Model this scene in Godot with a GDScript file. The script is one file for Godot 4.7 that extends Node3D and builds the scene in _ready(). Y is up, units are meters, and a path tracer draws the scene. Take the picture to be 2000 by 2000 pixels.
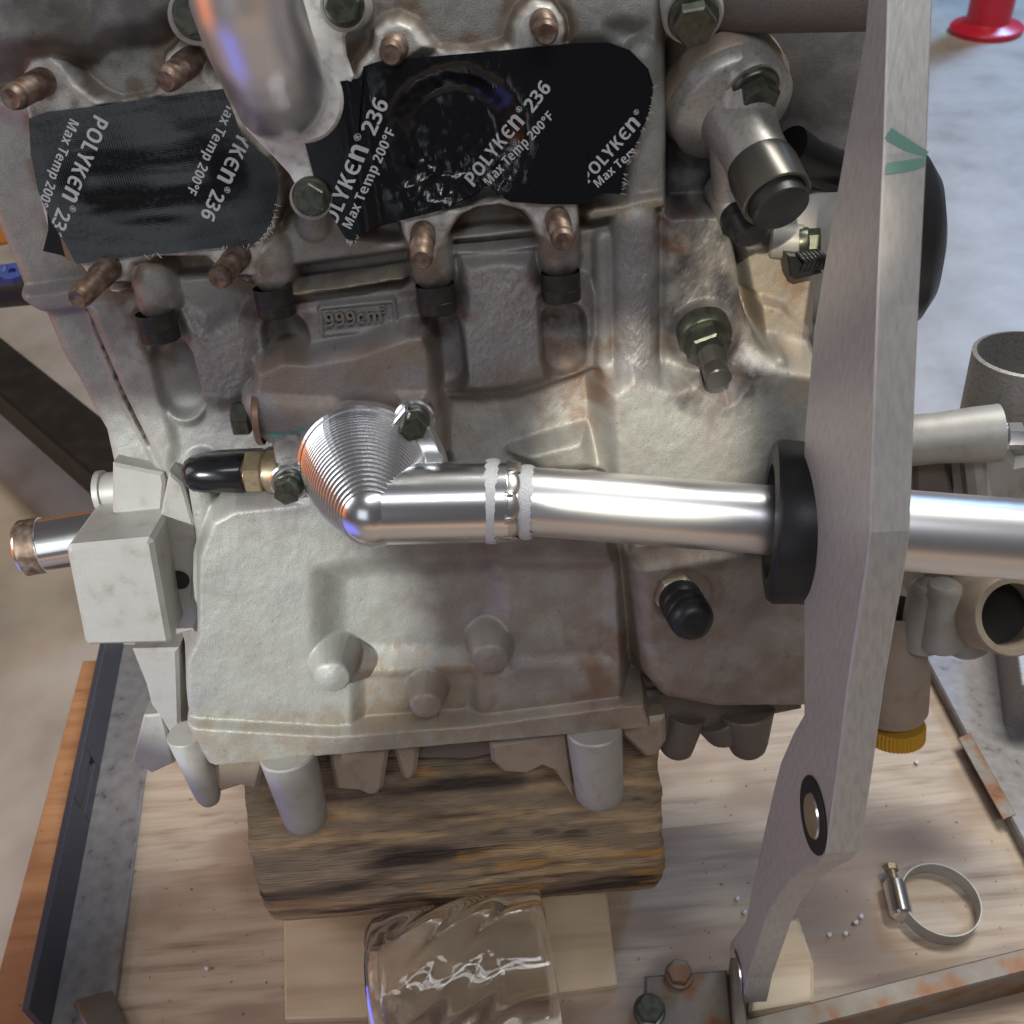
extends Node3D
# Photographed engine on a workshop dolly. The engine leans back by TILT; its own frame is x right, y up along its face, z out of the face.
const TILT := 0.25831
var BE := Basis(Vector3.RIGHT, -TILT)
var rng := RandomNumberGenerator.new()
var M := {}

# ------------------------------------------------------------------ mesh building
class MB:
	var v := PackedVector3Array()
	var n := PackedVector3Array()
	var u := PackedVector2Array()
	var c := PackedColorArray()
	var ix := PackedInt32Array()
	func vert(p: Vector3, nn: Vector3, uv := Vector2.ZERO, col := Color.WHITE) -> int:
		v.append(p); n.append(nn); u.append(uv); c.append(col)
		return v.size() - 1
	func tri(a: int, b: int, d: int) -> void:
		var g := (v[b] - v[a]).cross(v[d] - v[a])
		if g.dot(n[a] + n[b] + n[d]) > 0.0:
			ix.append(a); ix.append(d); ix.append(b)
		else:
			ix.append(a); ix.append(b); ix.append(d)
	func quad(a: int, b: int, d: int, e: int) -> void:
		tri(a, b, d); tri(a, d, e)
	func flat(p: Array, nn: Vector3) -> void:
		var first := v.size()
		for q in p: vert(q, nn)
		for k in range(1, p.size() - 1): tri(first, first + k, first + k + 1)
	func mesh() -> ArrayMesh:
		var a := []
		a.resize(Mesh.ARRAY_MAX)
		a[Mesh.ARRAY_VERTEX] = v; a[Mesh.ARRAY_NORMAL] = n; a[Mesh.ARRAY_TEX_UV] = u; a[Mesh.ARRAY_COLOR] = c; a[Mesh.ARRAY_INDEX] = ix
		var m := ArrayMesh.new()
		m.add_surface_from_arrays(Mesh.PRIMITIVE_TRIANGLES, a)
		return m

func frame(dir: Vector3, hint := Vector3.UP) -> Basis:      # z along dir
	var z := dir.normalized()
	if absf(z.dot(hint)) > 0.95: hint = Vector3.RIGHT if absf(z.x) < 0.9 else Vector3.BACK
	var x := hint.cross(z).normalized()
	return Basis(x, z.cross(x), z)

# a turned shape: prof is (distance along dir, radius) pairs; sharp corners stay sharp
func lathe(mb: MB, a: Vector3, dir: Vector3, prof: Array, seg := 28, wob := 0.0) -> void:
	var b := frame(dir)
	var ns := []
	for k in prof.size() - 1:
		var d: Vector2 = prof[k + 1] - prof[k]
		ns.append(Vector2(-d.y, d.x).normalized())
	for k in prof.size() - 1:
		var na: Vector2 = ns[k]
		var nb: Vector2 = ns[k]
		if k > 0 and ns[k - 1].dot(na) > 0.75: na = (na + ns[k - 1]).normalized()
		if k < ns.size() - 1 and ns[k + 1].dot(nb) > 0.75: nb = (nb + ns[k + 1]).normalized()
		var first := mb.v.size()
		for s in seg + 1:
			var t := TAU * s / seg
			var rd := b.x * cos(t) + b.y * sin(t)
			var k1 := 1.0 + wob * (sin(t * 3.0 + 1.3) * 0.6 + sin(t * 5.0 + k) * 0.4)
			mb.vert(a + b.z * prof[k].x + rd * prof[k].y * k1, (b.z * na.x + rd * na.y).normalized(), Vector2(float(s) / seg, prof[k].x * 20.0))
			mb.vert(a + b.z * prof[k + 1].x + rd * prof[k + 1].y * k1, (b.z * nb.x + rd * nb.y).normalized(), Vector2(float(s) / seg, prof[k + 1].x * 20.0))
		for s in seg:
			mb.quad(first + s * 2, first + s * 2 + 1, first + s * 2 + 3, first + s * 2 + 2)

func rod(mb: MB, a: Vector3, b: Vector3, r: float, r2 := -1.0, ch := 0.0008, seg := 24) -> void:
	if r2 < 0.0: r2 = r
	var l := a.distance_to(b)
	lathe(mb, a, b - a, [Vector2(0, 0), Vector2(0, r - ch), Vector2(ch, r), Vector2(l - ch, r2), Vector2(l, r2 - ch), Vector2(l, 0)], seg)

func inset(p: PackedVector2Array, d: float) -> PackedVector2Array:
	var out := PackedVector2Array()
	var n := p.size()
	var turn := 0.0
	for i in n: turn += p[i].cross(p[(i + 1) % n])
	if turn < 0.0: d = -d
	for i in n:
		var e1 := (p[i] - p[(i - 1 + n) % n]).normalized()
		var e2 := (p[(i + 1) % n] - p[i]).normalized()
		var n1 := Vector2(e1.y, -e1.x)
		var n2 := Vector2(e2.y, -e2.x)
		out.append(p[i] - (n1 + n2) / maxf(0.45, 1.0 + n1.dot(n2)) * d)
	return out

# a polygon drawn in the xy plane of xf, thick from z0 to z1, edges chamfered by ch
func prism(mb: MB, poly: PackedVector2Array, xf: Transform3D, z0: float, z1: float, ch := 0.0006, uvk := 5.0) -> void:
	var p := poly
	var area := 0.0
	for i in p.size(): area += p[i].cross(p[(i + 1) % p.size()])
	if area < 0.0: p.reverse()
	var n := p.size()
	var q := inset(p, ch)
	var rings := [[q, z0], [p, z0 + ch], [p, z1 - ch], [q, z1]]
	for k in 3:
		for i in n:
			var j := (i + 1) % n
			var a: Vector2 = rings[k][0][i]
			var b: Vector2 = rings[k][0][j]
			var e := (p[j] - p[i]).normalized()
			var nn := Vector3(e.y, -e.x, [-1.0, 0.0, 1.0][k]).normalized()
			var wn := (xf.basis * nn).normalized()
			var A := Vector3(a.x, a.y, rings[k][1])
			var B := Vector3(b.x, b.y, rings[k][1])
			var c2: Vector2 = rings[k + 1][0][j]
			var d2: Vector2 = rings[k + 1][0][i]
			var i0 := mb.vert(xf * A, wn, Vector2(A.x + A.z, A.y) * uvk)
			mb.vert(xf * B, wn, Vector2(B.x + A.z, B.y) * uvk)
			mb.vert(xf * Vector3(c2.x, c2.y, rings[k + 1][1]), wn, Vector2(c2.x + rings[k + 1][1], c2.y) * uvk)
			mb.vert(xf * Vector3(d2.x, d2.y, rings[k + 1][1]), wn, Vector2(d2.x + rings[k + 1][1], d2.y) * uvk)
			mb.quad(i0, i0 + 1, i0 + 2, i0 + 3)
	var t := Geometry2D.triangulate_polygon(q)
	for side in 2:
		var first := mb.v.size()
		for w in q: mb.vert(xf * Vector3(w.x, w.y, z1 if side else z0), xf.basis.z.normalized() * (1.0 if side else -1.0), w * uvk)
		for k in range(0, t.size(), 3): mb.tri(first + t[k], first + t[k + 1], first + t[k + 2])

func ngon(n: int, r: float, turn := 0.0) -> PackedVector2Array:
	var p := PackedVector2Array()
	for k in n: p.append(Vector2(cos(turn + TAU * k / n), sin(turn + TAU * k / n)) * r)
	return p

func rounded(w: float, h: float, r: float, k := 4) -> PackedVector2Array:
	var p := PackedVector2Array()
	for c in [[1, 1, 0.0], [-1, 1, PI / 2], [-1, -1, PI], [1, -1, PI * 1.5]]:
		for i in k + 1:
			var t: float = c[2] + PI / 2 * i / k
			p.append(Vector2(c[0] * (w / 2 - r) + cos(t) * r, c[1] * (h / 2 - r) + sin(t) * r))
	return p

func block(mb: MB, at: Vector3, size: Vector3, b := Basis(), ch := 0.001) -> void:
	prism(mb, rounded(size.x, size.y, minf(ch * 1.5, minf(size.x, size.y) * 0.3), 3), Transform3D(b, at), -size.z / 2, size.z / 2, ch)

func tube(mb: MB, pts: Array, rad: Array, seg := 28, caps := true) -> void:
	var x := Vector3.ZERO
	var first := mb.v.size()
	var run := 0.0
	for k in pts.size():
		var d: Vector3 = (pts[mini(k + 1, pts.size() - 1)] - pts[maxi(k - 1, 0)]).normalized()
		if k == 0: x = frame(d).x
		x = (x - d * x.dot(d)).normalized()
		var y := d.cross(x)
		if k: run += pts[k].distance_to(pts[k - 1])
		for s in seg + 1:
			var t := TAU * s / seg
			var rd := x * cos(t) + y * sin(t)
			mb.vert(pts[k] + rd * rad[k], rd, Vector2(float(s) / seg, run * 12.0))
	for k in pts.size() - 1:
		for s in seg:
			var i := first + k * (seg + 1) + s
			mb.quad(i, i + 1, i + seg + 2, i + seg + 1)
	if caps:
		for e in [0, pts.size() - 1]:
			var d: Vector3 = (pts[1] - pts[0]).normalized() * -1.0 if e == 0 else (pts[-1] - pts[-2]).normalized()
			var c := mb.vert(pts[e], d)
			var f2 := mb.v.size()
			for s in seg + 1: mb.vert(mb.v[first + e * (seg + 1) + s], d)
			for s in seg: mb.tri(c, f2 + s, f2 + s + 1)

# ------------------------------------------------------------------ scene objects
var taken := {}
func numbered(called: String) -> String:
	taken[called] = taken.get(called, -1) + 1
	return called if taken[called] == 0 else "%s_%03d" % [called, taken[called]]

func tag(o: Node, label: String, category: String, group := "") -> void:
	o.set_meta("label", label); o.set_meta("category", category)
	if group: o.set_meta("group", group)

# a thing in the world frame (e = false) or in the frame of the leaning engine (e = true); its parts are given in that frame's coordinates
func thing(called: String, label: String, category: String, at: Vector3, e := false, group := "") -> Node3D:
	var o := Node3D.new()
	o.name = numbered(called)
	o.transform = Transform3D(BE, BE * at) if e else Transform3D(Basis(), at)
	o.set_meta("base", at)
	tag(o, label, category, group)
	add_child(o, true)
	return o

func part(called: String, mb, mat: Material, parent: Node3D, label := "") -> MeshInstance3D:
	var o := MeshInstance3D.new()
	o.name = called
	o.mesh = mb.mesh() if mb is MB else mb
	o.material_override = null
	for k in o.mesh.get_surface_count(): o.set_surface_override_material(k, mat)
	if parent.get_parent() == self and not parent is MeshInstance3D: o.position = -parent.get_meta("base", Vector3.ZERO)
	if label: o.set_meta("label", label)
	parent.add_child(o, true)
	return o

func single(called: String, mb: MB, mat: Material, label: String, category: String, at: Vector3, e := false, group := "") -> Node3D:
	for k in mb.v.size(): mb.v[k] -= at
	var o := MeshInstance3D.new()
	o.name = numbered(called)
	o.mesh = mb.mesh()
	o.set_surface_override_material(0, mat)
	o.transform = Transform3D(BE, BE * at) if e else Transform3D(Basis(), at)
	if category: tag(o, label, category, group)
	else: o.set_meta("kind", "structure")
	add_child(o, true)
	return o

# ------------------------------------------------------------------ textures
func noise(f: float, oct := 4, sd := 1, type := FastNoiseLite.TYPE_SIMPLEX_SMOOTH, fr := FastNoiseLite.FRACTAL_FBM) -> FastNoiseLite:
	var z := FastNoiseLite.new()
	z.noise_type = type; z.frequency = f; z.fractal_octaves = oct; z.seed = sd; z.fractal_type = fr
	return z

func grad(a: Array) -> Gradient:
	var g := Gradient.new()
	g.offsets = PackedFloat32Array(a.map(func(q): return q[0]))
	g.colors = PackedColorArray(a.map(func(q): return q[1]))
	return g

func noise_tex(f: float, oct: int, sd: int, ramp: Gradient = null, size := 512, fr := FastNoiseLite.FRACTAL_FBM) -> NoiseTexture2D:
	var t := NoiseTexture2D.new()
	t.width = size; t.height = size; t.seamless = true
	t.noise = noise(f, oct, sd, FastNoiseLite.TYPE_SIMPLEX_SMOOTH, fr)
	if ramp: t.color_ramp = ramp
	return t

# a picture of streaks: noise stretched along x, with a broad stain noise on top
func streak_tex(w: int, h: int, fx: float, fy: float, g: Gradient, sd: int, tint := 0.0, stain_col := Color(0.2, 0.13, 0.08), specks := 0.0) -> ImageTexture:
	var im := Image.create(w, h, false, Image.FORMAT_RGB8)
	var a := noise(1.0, 4, sd)
	var b := noise(1.0, 3, sd + 7)
	var d := noise(1.0, 2, sd + 13)
	for y in h:
		for x in w:
			var t := 0.5 + 0.16 * d.get_noise_2d(x * fx * 1.7 + 90.0, y * fy * 7.0) + 0.52 * a.get_noise_2d(x * fx + b.get_noise_2d(x * fx * 0.5, y * fy * 0.2) * 0.5, y * fy)
			var c := g.sample(clampf(t, 0.0, 1.0))
			if tint > 0.0:
				var s := smoothstep(-0.08, 0.4, b.get_noise_2d(x * 0.006 * 512 / w + 31.0, y * 0.012 * 512 / h))
				c = c.lerp(stain_col, s * tint)
			if specks > 0.0 and d.get_noise_2d(x * 0.11, y * 0.11) > 0.78 - specks: c = c.darkened(0.45)
			im.set_pixel(x, y, c)
	return ImageTexture.create_from_image(im)

func mat(col: Color, rough := 0.5, metal := 0.0, spec := 0.5) -> StandardMaterial3D:
	var m := StandardMaterial3D.new()
	m.albedo_color = col; m.roughness = rough; m.metallic = metal; m.metallic_specular = spec
	return m

func tri(m: StandardMaterial3D, s: float) -> StandardMaterial3D:
	m.uv1_triplanar = true; m.uv1_scale = Vector3.ONE * s
	return m

func relief(m: StandardMaterial3D, t: Texture2D, mm: float) -> StandardMaterial3D:
	m.heightmap_enabled = true; m.heightmap_texture = t; m.heightmap_scale = mm * 0.1
	return m

func lin(r: float, g: float, b: float) -> Color:
	return Color(r, g, b).linear_to_srgb()

func make_materials() -> void:
	var fine := noise_tex(0.06, 4, 3, null, 512)
	var grain := noise_tex(0.09, 3, 5, grad([[0.0, lin(0.42, 0.4, 0.38)], [0.4, lin(0.84, 0.83, 0.82)], [1.0, lin(1, 1, 1)]]), 512)
	var stained := noise_tex(0.01, 7, 15, grad([[0.0, lin(0.7, 0.62, 0.54)], [0.22, lin(0.86, 0.83, 0.8)], [0.4, lin(0.93, 0.925, 0.92)], [1.0, lin(1, 1, 1)]]), 768)
	var cast := mat(Color.WHITE, 0.53, 0.32)
	cast.vertex_color_use_as_albedo = true
	cast.albedo_texture = grain
	M.cast = relief(tri(cast, 32.0), fine, 0.1)
	var cp := mat(lin(0.45, 0.44, 0.415), 0.53, 0.32); cp.albedo_texture = stained
	M.castpart = relief(tri(cp, 9.0), noise_tex(0.12, 4, 19), 0.06)
	var cm := mat(lin(0.3, 0.265, 0.245), 0.5, 0.35); cm.albedo_texture = grain
	M.castmid = relief(tri(cm, 22.0), fine, 0.09)
	var mc := mat(lin(0.5, 0.485, 0.46), 0.4, 0.5); mc.albedo_texture = grain
	M.machined = tri(mc, 10.0)
	M.weld = mat(lin(0.66, 0.63, 0.6), 0.32, 0.95)
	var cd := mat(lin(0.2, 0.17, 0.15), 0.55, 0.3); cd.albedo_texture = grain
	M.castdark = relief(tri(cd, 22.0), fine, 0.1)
	var cb := mat(lin(0.4, 0.33, 0.26), 0.55, 0.3); cb.albedo_texture = stained
	M.castbrown = relief(tri(cb, 9.0), noise_tex(0.12, 4, 19), 0.13)
	var worn := noise_tex(0.03, 5, 9, grad([[0.0, lin(0.45, 0.42, 0.38)], [0.34, lin(0.74, 0.73, 0.7)], [0.5, lin(0.84, 0.83, 0.81)], [1.0, lin(0.92, 0.92, 0.9)]]))
	var mw := mat(Color.WHITE, 0.5, 0.1); mw.albedo_texture = worn
	M.white = relief(tri(mw, 10.0), fine, 0.08)
	M.brasspale = mat(lin(0.52, 0.45, 0.37), 0.35, 0.6)
	M.polish = mat(lin(0.86, 0.86, 0.87), 0.2, 1.0)
	M.mill = mat(lin(0.86, 0.87, 0.89), 0.23, 1.0)
	var br := streak_tex(256, 256, 0.6, 0.012, grad([[0.0, Color(0.6, 0.6, 0.6)], [1.0, Color(1, 1, 1)]]), 21)
	var tb := mat(lin(0.83, 0.83, 0.85), 0.36, 1.0)
	M.tubing = relief(tb, br, 0.015)
	M.tubing.uv1_scale = Vector3(1, 6, 1)
	var old := mat(lin(0.82, 0.82, 0.84), 0.36, 0.9)
	M.oldtube = tri(old, 4.0)
	var bolt := mat(lin(0.13, 0.14, 0.115), 0.36, 0.7); bolt.albedo_texture = noise_tex(0.03, 4, 44, grad([[0.0, lin(0.4, 0.38, 0.34)], [0.5, lin(0.8, 0.8, 0.78)], [1, lin(1, 1, 1)]]))
	M.bolt = tri(bolt, 16.0)
	M.blacksteel = mat(lin(0.035, 0.035, 0.033), 0.42, 0.4)
	M.hole = mat(lin(0.015, 0.012, 0.01), 0.7)
	var rubber := mat(lin(0.012, 0.013, 0.015), 0.42, 0.0, 0.5)
	M.rubber = relief(tri(rubber, 12.0), fine, 0.05)
	M.gloss = mat(lin(0.01, 0.01, 0.012), 0.2, 0.0, 0.5)
	var ru := mat(Color.WHITE, 0.48, 0.5)
	ru.albedo_texture = noise_tex(0.02, 5, 17, grad([[0.0, lin(0.09, 0.045, 0.025)], [0.4, lin(0.15, 0.092, 0.065)], [0.55, lin(0.2, 0.145, 0.11)], [0.75, lin(0.28, 0.23, 0.19)], [1.0, lin(0.4, 0.34, 0.28)]]))
	M.stud = tri(ru, 18.0)
	var br2 := mat(lin(0.42, 0.33, 0.22), 0.38, 0.7); br2.albedo_texture = worn
	M.brass = tri(br2, 16.0)
	M.copper = mat(lin(0.27, 0.17, 0.12), 0.45, 0.5)
	M.darkmetal = mat(lin(0.1, 0.095, 0.085), 0.3, 0.6)
	# duct tape
	var weave := Image.create(256, 256, false, Image.FORMAT_RGB8)
	var wn := noise(0.05, 3, 77)
	for y in 256:
		for x in 256:
			var h := 0.5 + 0.18 * sin(x * TAU / 8.0) + 0.22 * sin(y * TAU / 6.0) * (0.6 + wn.get_noise_2d(x, y)) + 0.15 * wn.get_noise_2d(x * 2.0, y * 0.3)
			weave.set_pixel(x, y, Color(h, h, h))
	var wt := ImageTexture.create_from_image(weave)
	M.tape = relief(mat(lin(0.007, 0.008, 0.011), 0.16, 0.0, 0.5), wt, 0.04)
	M.tape.uv1_scale = Vector3.ONE * 38.0
	M.print = mat(lin(0.58, 0.6, 0.62), 0.35)
	M.thread = mat(lin(0.62, 0.6, 0.55), 0.8)
	# sawn plate: long saw and brushing marks
	var pl := mat(Color.WHITE, 0.42, 0.35)
	pl.albedo_texture = noise_tex(0.02, 5, 51, grad([[0.0, lin(0.42, 0.405, 0.39)], [0.35, lin(0.48, 0.465, 0.45)], [0.6, lin(0.52, 0.505, 0.49)], [1.0, lin(0.56, 0.545, 0.53)]]))
	M.plate = relief(pl, noise_tex(0.03, 4, 52), 0.05)
	M.plate.uv1_triplanar = true
	M.plate.uv1_scale = Vector3(40, 12, 40)
	# wood
	var ply := streak_tex(768, 768, 0.006, 0.06, grad([[0.0, lin(0.25, 0.17, 0.12)], [0.3, lin(0.42, 0.32, 0.235)], [0.55, lin(0.5, 0.395, 0.295)], [1.0, lin(0.6, 0.49, 0.375)]]), 61, 0.75, lin(0.32, 0.22, 0.16), 0.03)
	M.ply = relief(mat(Color.WHITE, 0.62), ply, 0.3); M.ply.albedo_texture = ply
	var edge := mat(lin(0.78, 0.5, 0.3), 0.65); edge.albedo_texture = ply
	M.edge = edge
	var pine := streak_tex(256, 256, 0.008, 0.06, grad([[0.0, lin(0.44, 0.31, 0.19)], [0.45, lin(0.64, 0.5, 0.34)], [1.0, lin(0.7, 0.57, 0.4)]]), 66, 0.25, lin(0.34, 0.22, 0.12))
	M.pine = mat(Color.WHITE, 0.6); M.pine.albedo_texture = pine
	var lg := mat(Color.WHITE, 0.7); lg.vertex_color_use_as_albedo = true
	M.log = relief(lg, streak_tex(256, 256, 0.02, 0.2, grad([[0.0, Color.BLACK], [1.0, Color.WHITE]]), 69), 1.0)
	# steel of the dolly
	var pit := noise_tex(0.03, 5, 71, grad([[0.0, lin(0.06, 0.05, 0.05)], [0.16, lin(0.13, 0.115, 0.115)], [0.25, lin(0.2, 0.185, 0.185)], [0.6, lin(0.235, 0.22, 0.22)], [1.0, lin(0.28, 0.265, 0.265)]]))
	var st := mat(Color.WHITE, 0.5, 0.2); st.albedo_texture = pit
	M.steel = relief(tri(st, 5.0), fine, 0.15)
	var rs := mat(Color.WHITE, 0.55, 0.45)
	rs.albedo_texture = noise_tex(0.012, 5, 73, grad([[0.0, lin(0.15, 0.06, 0.025)], [0.34, lin(0.22, 0.12, 0.07)], [0.46, lin(0.2, 0.165, 0.14)], [1.0, lin(0.23, 0.225, 0.2)]]))
	M.rust = relief(tri(rs, 5.0), fine, 0.2)
	M.navy = mat(lin(0.07, 0.07, 0.085), 0.42, 0.4)
	M.barblack = tri(mat(lin(0.028, 0.022, 0.018), 0.5, 0.3), 3.0)
	M.barblack.albedo_texture = noise_tex(0.02, 4, 83, grad([[0.0, lin(0.5, 0.5, 0.5)], [0.6, lin(0.8, 0.75, 0.7)], [0.72, lin(1.0, 0.9, 0.75)], [1.0, lin(3.0, 1.6, 0.7)]]))
	# concrete
	var con := mat(Color.WHITE, 0.55)
	con.albedo_texture = noise_tex(0.008, 6, 91, grad([[0.0, lin(0.26, 0.215, 0.17)], [0.3, lin(0.33, 0.28, 0.225)], [0.55, lin(0.37, 0.315, 0.26)], [1.0, lin(0.42, 0.37, 0.31)]]), 1024)
	con.uv1_world_triplanar = true
	M.floor = relief(tri(con, 0.9), noise_tex(0.05, 4, 92), 0.6)
	M.red = mat(lin(0.55, 0.012, 0.03), 0.35)
	M.orange = mat(lin(0.75, 0.27, 0.03), 0.45)
	M.blue = mat(lin(0.06, 0.09, 0.3), 0.4, 0.3)
	M.green = mat(lin(0.22, 0.43, 0.36), 0.6)
	M.yellow = mat(lin(0.55, 0.3, 0.02), 0.5)
	M.grey = relief(tri(mat(lin(0.38, 0.37, 0.36), 0.45, 0.4), 10.0), fine, 0.1)
	M.grey.albedo_texture = grain
	var gl := mat(Color(1, 1, 1, 0.0), 0.02, 0.0, 0.5)
	gl.refraction_enabled = true
	gl.refraction_scale = 0.03
	gl.transparency = BaseMaterial3D.TRANSPARENCY_ALPHA
	M.glass = gl
	M.weldwhite = relief(tri(mat(lin(0.72, 0.73, 0.74), 0.55, 0.3), 40.0), fine, 0.3)

# ------------------------------------------------------------------ the cast surface of the engine: a sculpted field of heights over the engine's face
const NX := 560
const NY := 440
const FY0 := -0.1005
const FY1 := 0.232
const FXR := 0.168
var H := PackedFloat32Array()
var C := PackedColorArray()
var XL := PackedFloat32Array()
var XD := PackedFloat32Array()

func fy(j: int) -> float: return FY0 + (FY1 - FY0) * j / (NY - 1)

func left_edge(y: float) -> float:
	var e := [Vector2(0.25, -0.215), Vector2(0.1387, -0.1849), Vector2(0.1207, -0.1824), Vector2(0.1080, -0.1811), Vector2(0.1024, -0.1760), Vector2(0.0821, -0.1733), Vector2(0.0749, -0.1707), Vector2(0.0628, -0.1680), Vector2(0.0501, -0.1650), Vector2(0.03, -0.166), Vector2(-0.0, -0.156), Vector2(-0.02, -0.154), Vector2(-0.06, -0.155), Vector2(-0.085, -0.152), Vector2(-0.11, -0.146)]
	for k in e.size() - 1:
		if y <= e[k].x and y >= e[k + 1].x: return remap(y, e[k].x, e[k + 1].x, e[k].y, e[k + 1].y)
	return e[-1].y

func start_field() -> void:
	H.resize(NX * NY); C.resize(NX * NY)
	for j in NY:
		XL.append(left_edge(fy(j)))
		XD.append((FXR - XL[j]) / (NX - 1))

func span(lo: Vector2, hi: Vector2, j: int) -> Vector2i:
	return Vector2i(clampi(int((lo.x - XL[j]) / XD[j]), 0, NX), clampi(int((hi.x - XL[j]) / XD[j]) + 2, 0, NX))

func rows(lo: Vector2, hi: Vector2) -> Vector2i:
	var k := (NY - 1) / (FY1 - FY0)
	return Vector2i(clampi(int((lo.y - FY0) * k), 0, NY), clampi(int((hi.y - FY0) * k) + 2, 0, NY))

func sdist(p: Vector2, poly: PackedVector2Array) -> float:     # positive inside
	var d := 1e9
	var inside := false
	var n := poly.size()
	var b := poly[n - 1]
	for a in poly:
		var e := b - a
		var w := p - a
		d = minf(d, (w - e * clampf(w.dot(e) / e.length_squared(), 0.0, 1.0)).length_squared())
		if (a.y > p.y) != (b.y > p.y) and p.x < (b.x - a.x) * (p.y - a.y) / (b.y - a.y) + a.x: inside = not inside
		b = a
	return sqrt(d) if inside else -sqrt(d)

func box_of(poly: PackedVector2Array, m: float) -> Array:
	var lo := poly[0]
	var hi := poly[0]
	for p in poly:
		lo = lo.min(p); hi = hi.max(p)
	return [lo - Vector2(m, m), hi + Vector2(m, m)]

# mode 0 sets the height inside the outline, 1 only raises, 2 only lowers; mm in, slope is mm per mm from the outline's middle
func flatp(poly: PackedVector2Array, z: float, w: float, mode := 0, slope := Vector2.ZERO, dome := 0.0) -> void:
	z *= 0.001; w *= 0.001
	var bb := box_of(poly, w)
	var mid: Vector2 = (bb[0] + bb[1]) * 0.5
	var rr := rows(bb[0], bb[1])
	for j in range(rr.x, rr.y):
		var s := span(bb[0], bb[1], j)
		for i in range(s.x, s.y):
			var p := Vector2(XL[j] + XD[j] * i, fy(j))
			var sd := sdist(p, poly)
			if sd <= -w * 0.5: continue
			var t := smoothstep(-w * 0.5, w * 0.5, sd)
			var o := j * NX + i
			var to := z + slope.dot(p - mid)
			if dome > 0.0: to += 0.001 * dome * sqrt(clampf(sd / (w * 2.0), 0.0, 1.0))
			var h := lerpf(H[o], to, t)
			if mode == 0 or (mode == 1 and h > H[o]) or (mode == 2 and h < H[o]): H[o] = h

# a round rib or groove along a segment: half a cylinder of radius r whose axis lies at height z; negative depth cuts
func rib(a: Vector2, b: Vector2, r: float, z: float, up: float, soft := 1.5) -> void:
	r *= 0.001; z *= 0.001; up *= 0.001; soft *= 0.001
	var lo := a.min(b) - Vector2(r, r) * 1.1
	var hi := a.max(b) + Vector2(r, r) * 1.1
	var rr := rows(lo, hi)
	var e := b - a
	for j in range(rr.x, rr.y):
		var s := span(lo, hi, j)
		for i in range(s.x, s.y):
			var p := Vector2(XL[j] + XD[j] * i, fy(j))
			var d := (p - a - e * clampf((p - a).dot(e) / maxf(e.length_squared(), 1e-9), 0.0, 1.0)).length()
			if d >= r: continue
			var o := j * NX + i
			var prof := sqrt(maxf(0.0, 1.0 - d * d / (r * r)))
			var f := z + up * prof
			if up > 0.0: H[o] = maxf(H[o], lerpf(H[o], f, smoothstep(0.0, soft, r - d)))
			else: H[o] = minf(H[o], lerpf(H[o], f, smoothstep(0.0, soft, r - d)))

func boss(c: Vector2, r: float, z: float, w := 2.0, dome := 1.0) -> void:
	flatp(circle(c, r * 0.001), z - dome, w, 1, Vector2.ZERO, dome)

func circle(c: Vector2, r: float, n := 20) -> PackedVector2Array:
	var p := PackedVector2Array()
	for k in n: p.append(c + Vector2.from_angle(TAU * k / n) * r)
	return p

func wrinkle(poly: PackedVector2Array, amp: float, f := 420.0, sd := 3) -> void:
	var z := noise(f, 3, sd, FastNoiseLite.TYPE_SIMPLEX_SMOOTH, FastNoiseLite.FRACTAL_RIDGED)
	var z2 := noise(f * 0.5, 2, sd + 1)
	var bb := box_of(poly, 0.004)
	var rr := rows(bb[0], bb[1])
	for j in range(rr.x, rr.y):
		var s := span(bb[0], bb[1], j)
		for i in range(s.x, s.y):
			var p := Vector2(XL[j] + XD[j] * i, fy(j))
			var sd2 := sdist(p, poly)
			if sd2 < -0.003: continue
			var t := smoothstep(-0.003, 0.004, sd2)
			H[j * NX + i] -= t * amp * 0.001 * (clampf(z.get_noise_2d(p.x, p.y) * 0.7 + 0.4, 0.0, 1.2) + 0.5 * z2.get_noise_2d(p.x, p.y))

func tint(poly: PackedVector2Array, col: Color, a: float, w: float, f := 60.0, sd := 5) -> void:  # stamps a colour: stains, bare metal, and painted light and shade
	w *= 0.001
	var z := noise(f, 4, sd)
	var bb := box_of(poly, w)
	var rr := rows(bb[0], bb[1])
	for j in range(rr.x, rr.y):
		var s := span(bb[0], bb[1], j)
		for i in range(s.x, s.y):
			var p := Vector2(XL[j] + XD[j] * i, fy(j))
			var q := z.get_noise_2d(p.x, p.y)
			var t := smoothstep(-w, w, sdist(p, poly) + q * w * 1.6)
			if t > 0.0: C[j * NX + i] = C[j * NX + i].lerp(col, t * a * clampf(0.75 + q * 0.9, 0.0, 1.0))

func blur(times: int, j0 := 0, j1 := NY) -> void:
	for k in times:
		var B := H.duplicate()
		for j in range(maxi(1, j0), mini(NY - 1, j1)):
			for i in range(1, NX - 1):
				var o := j * NX + i
				H[o] = (B[o] * 4.0 + B[o - 1] + B[o + 1] + B[o - NX] + B[o + NX]) * 0.125

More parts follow.
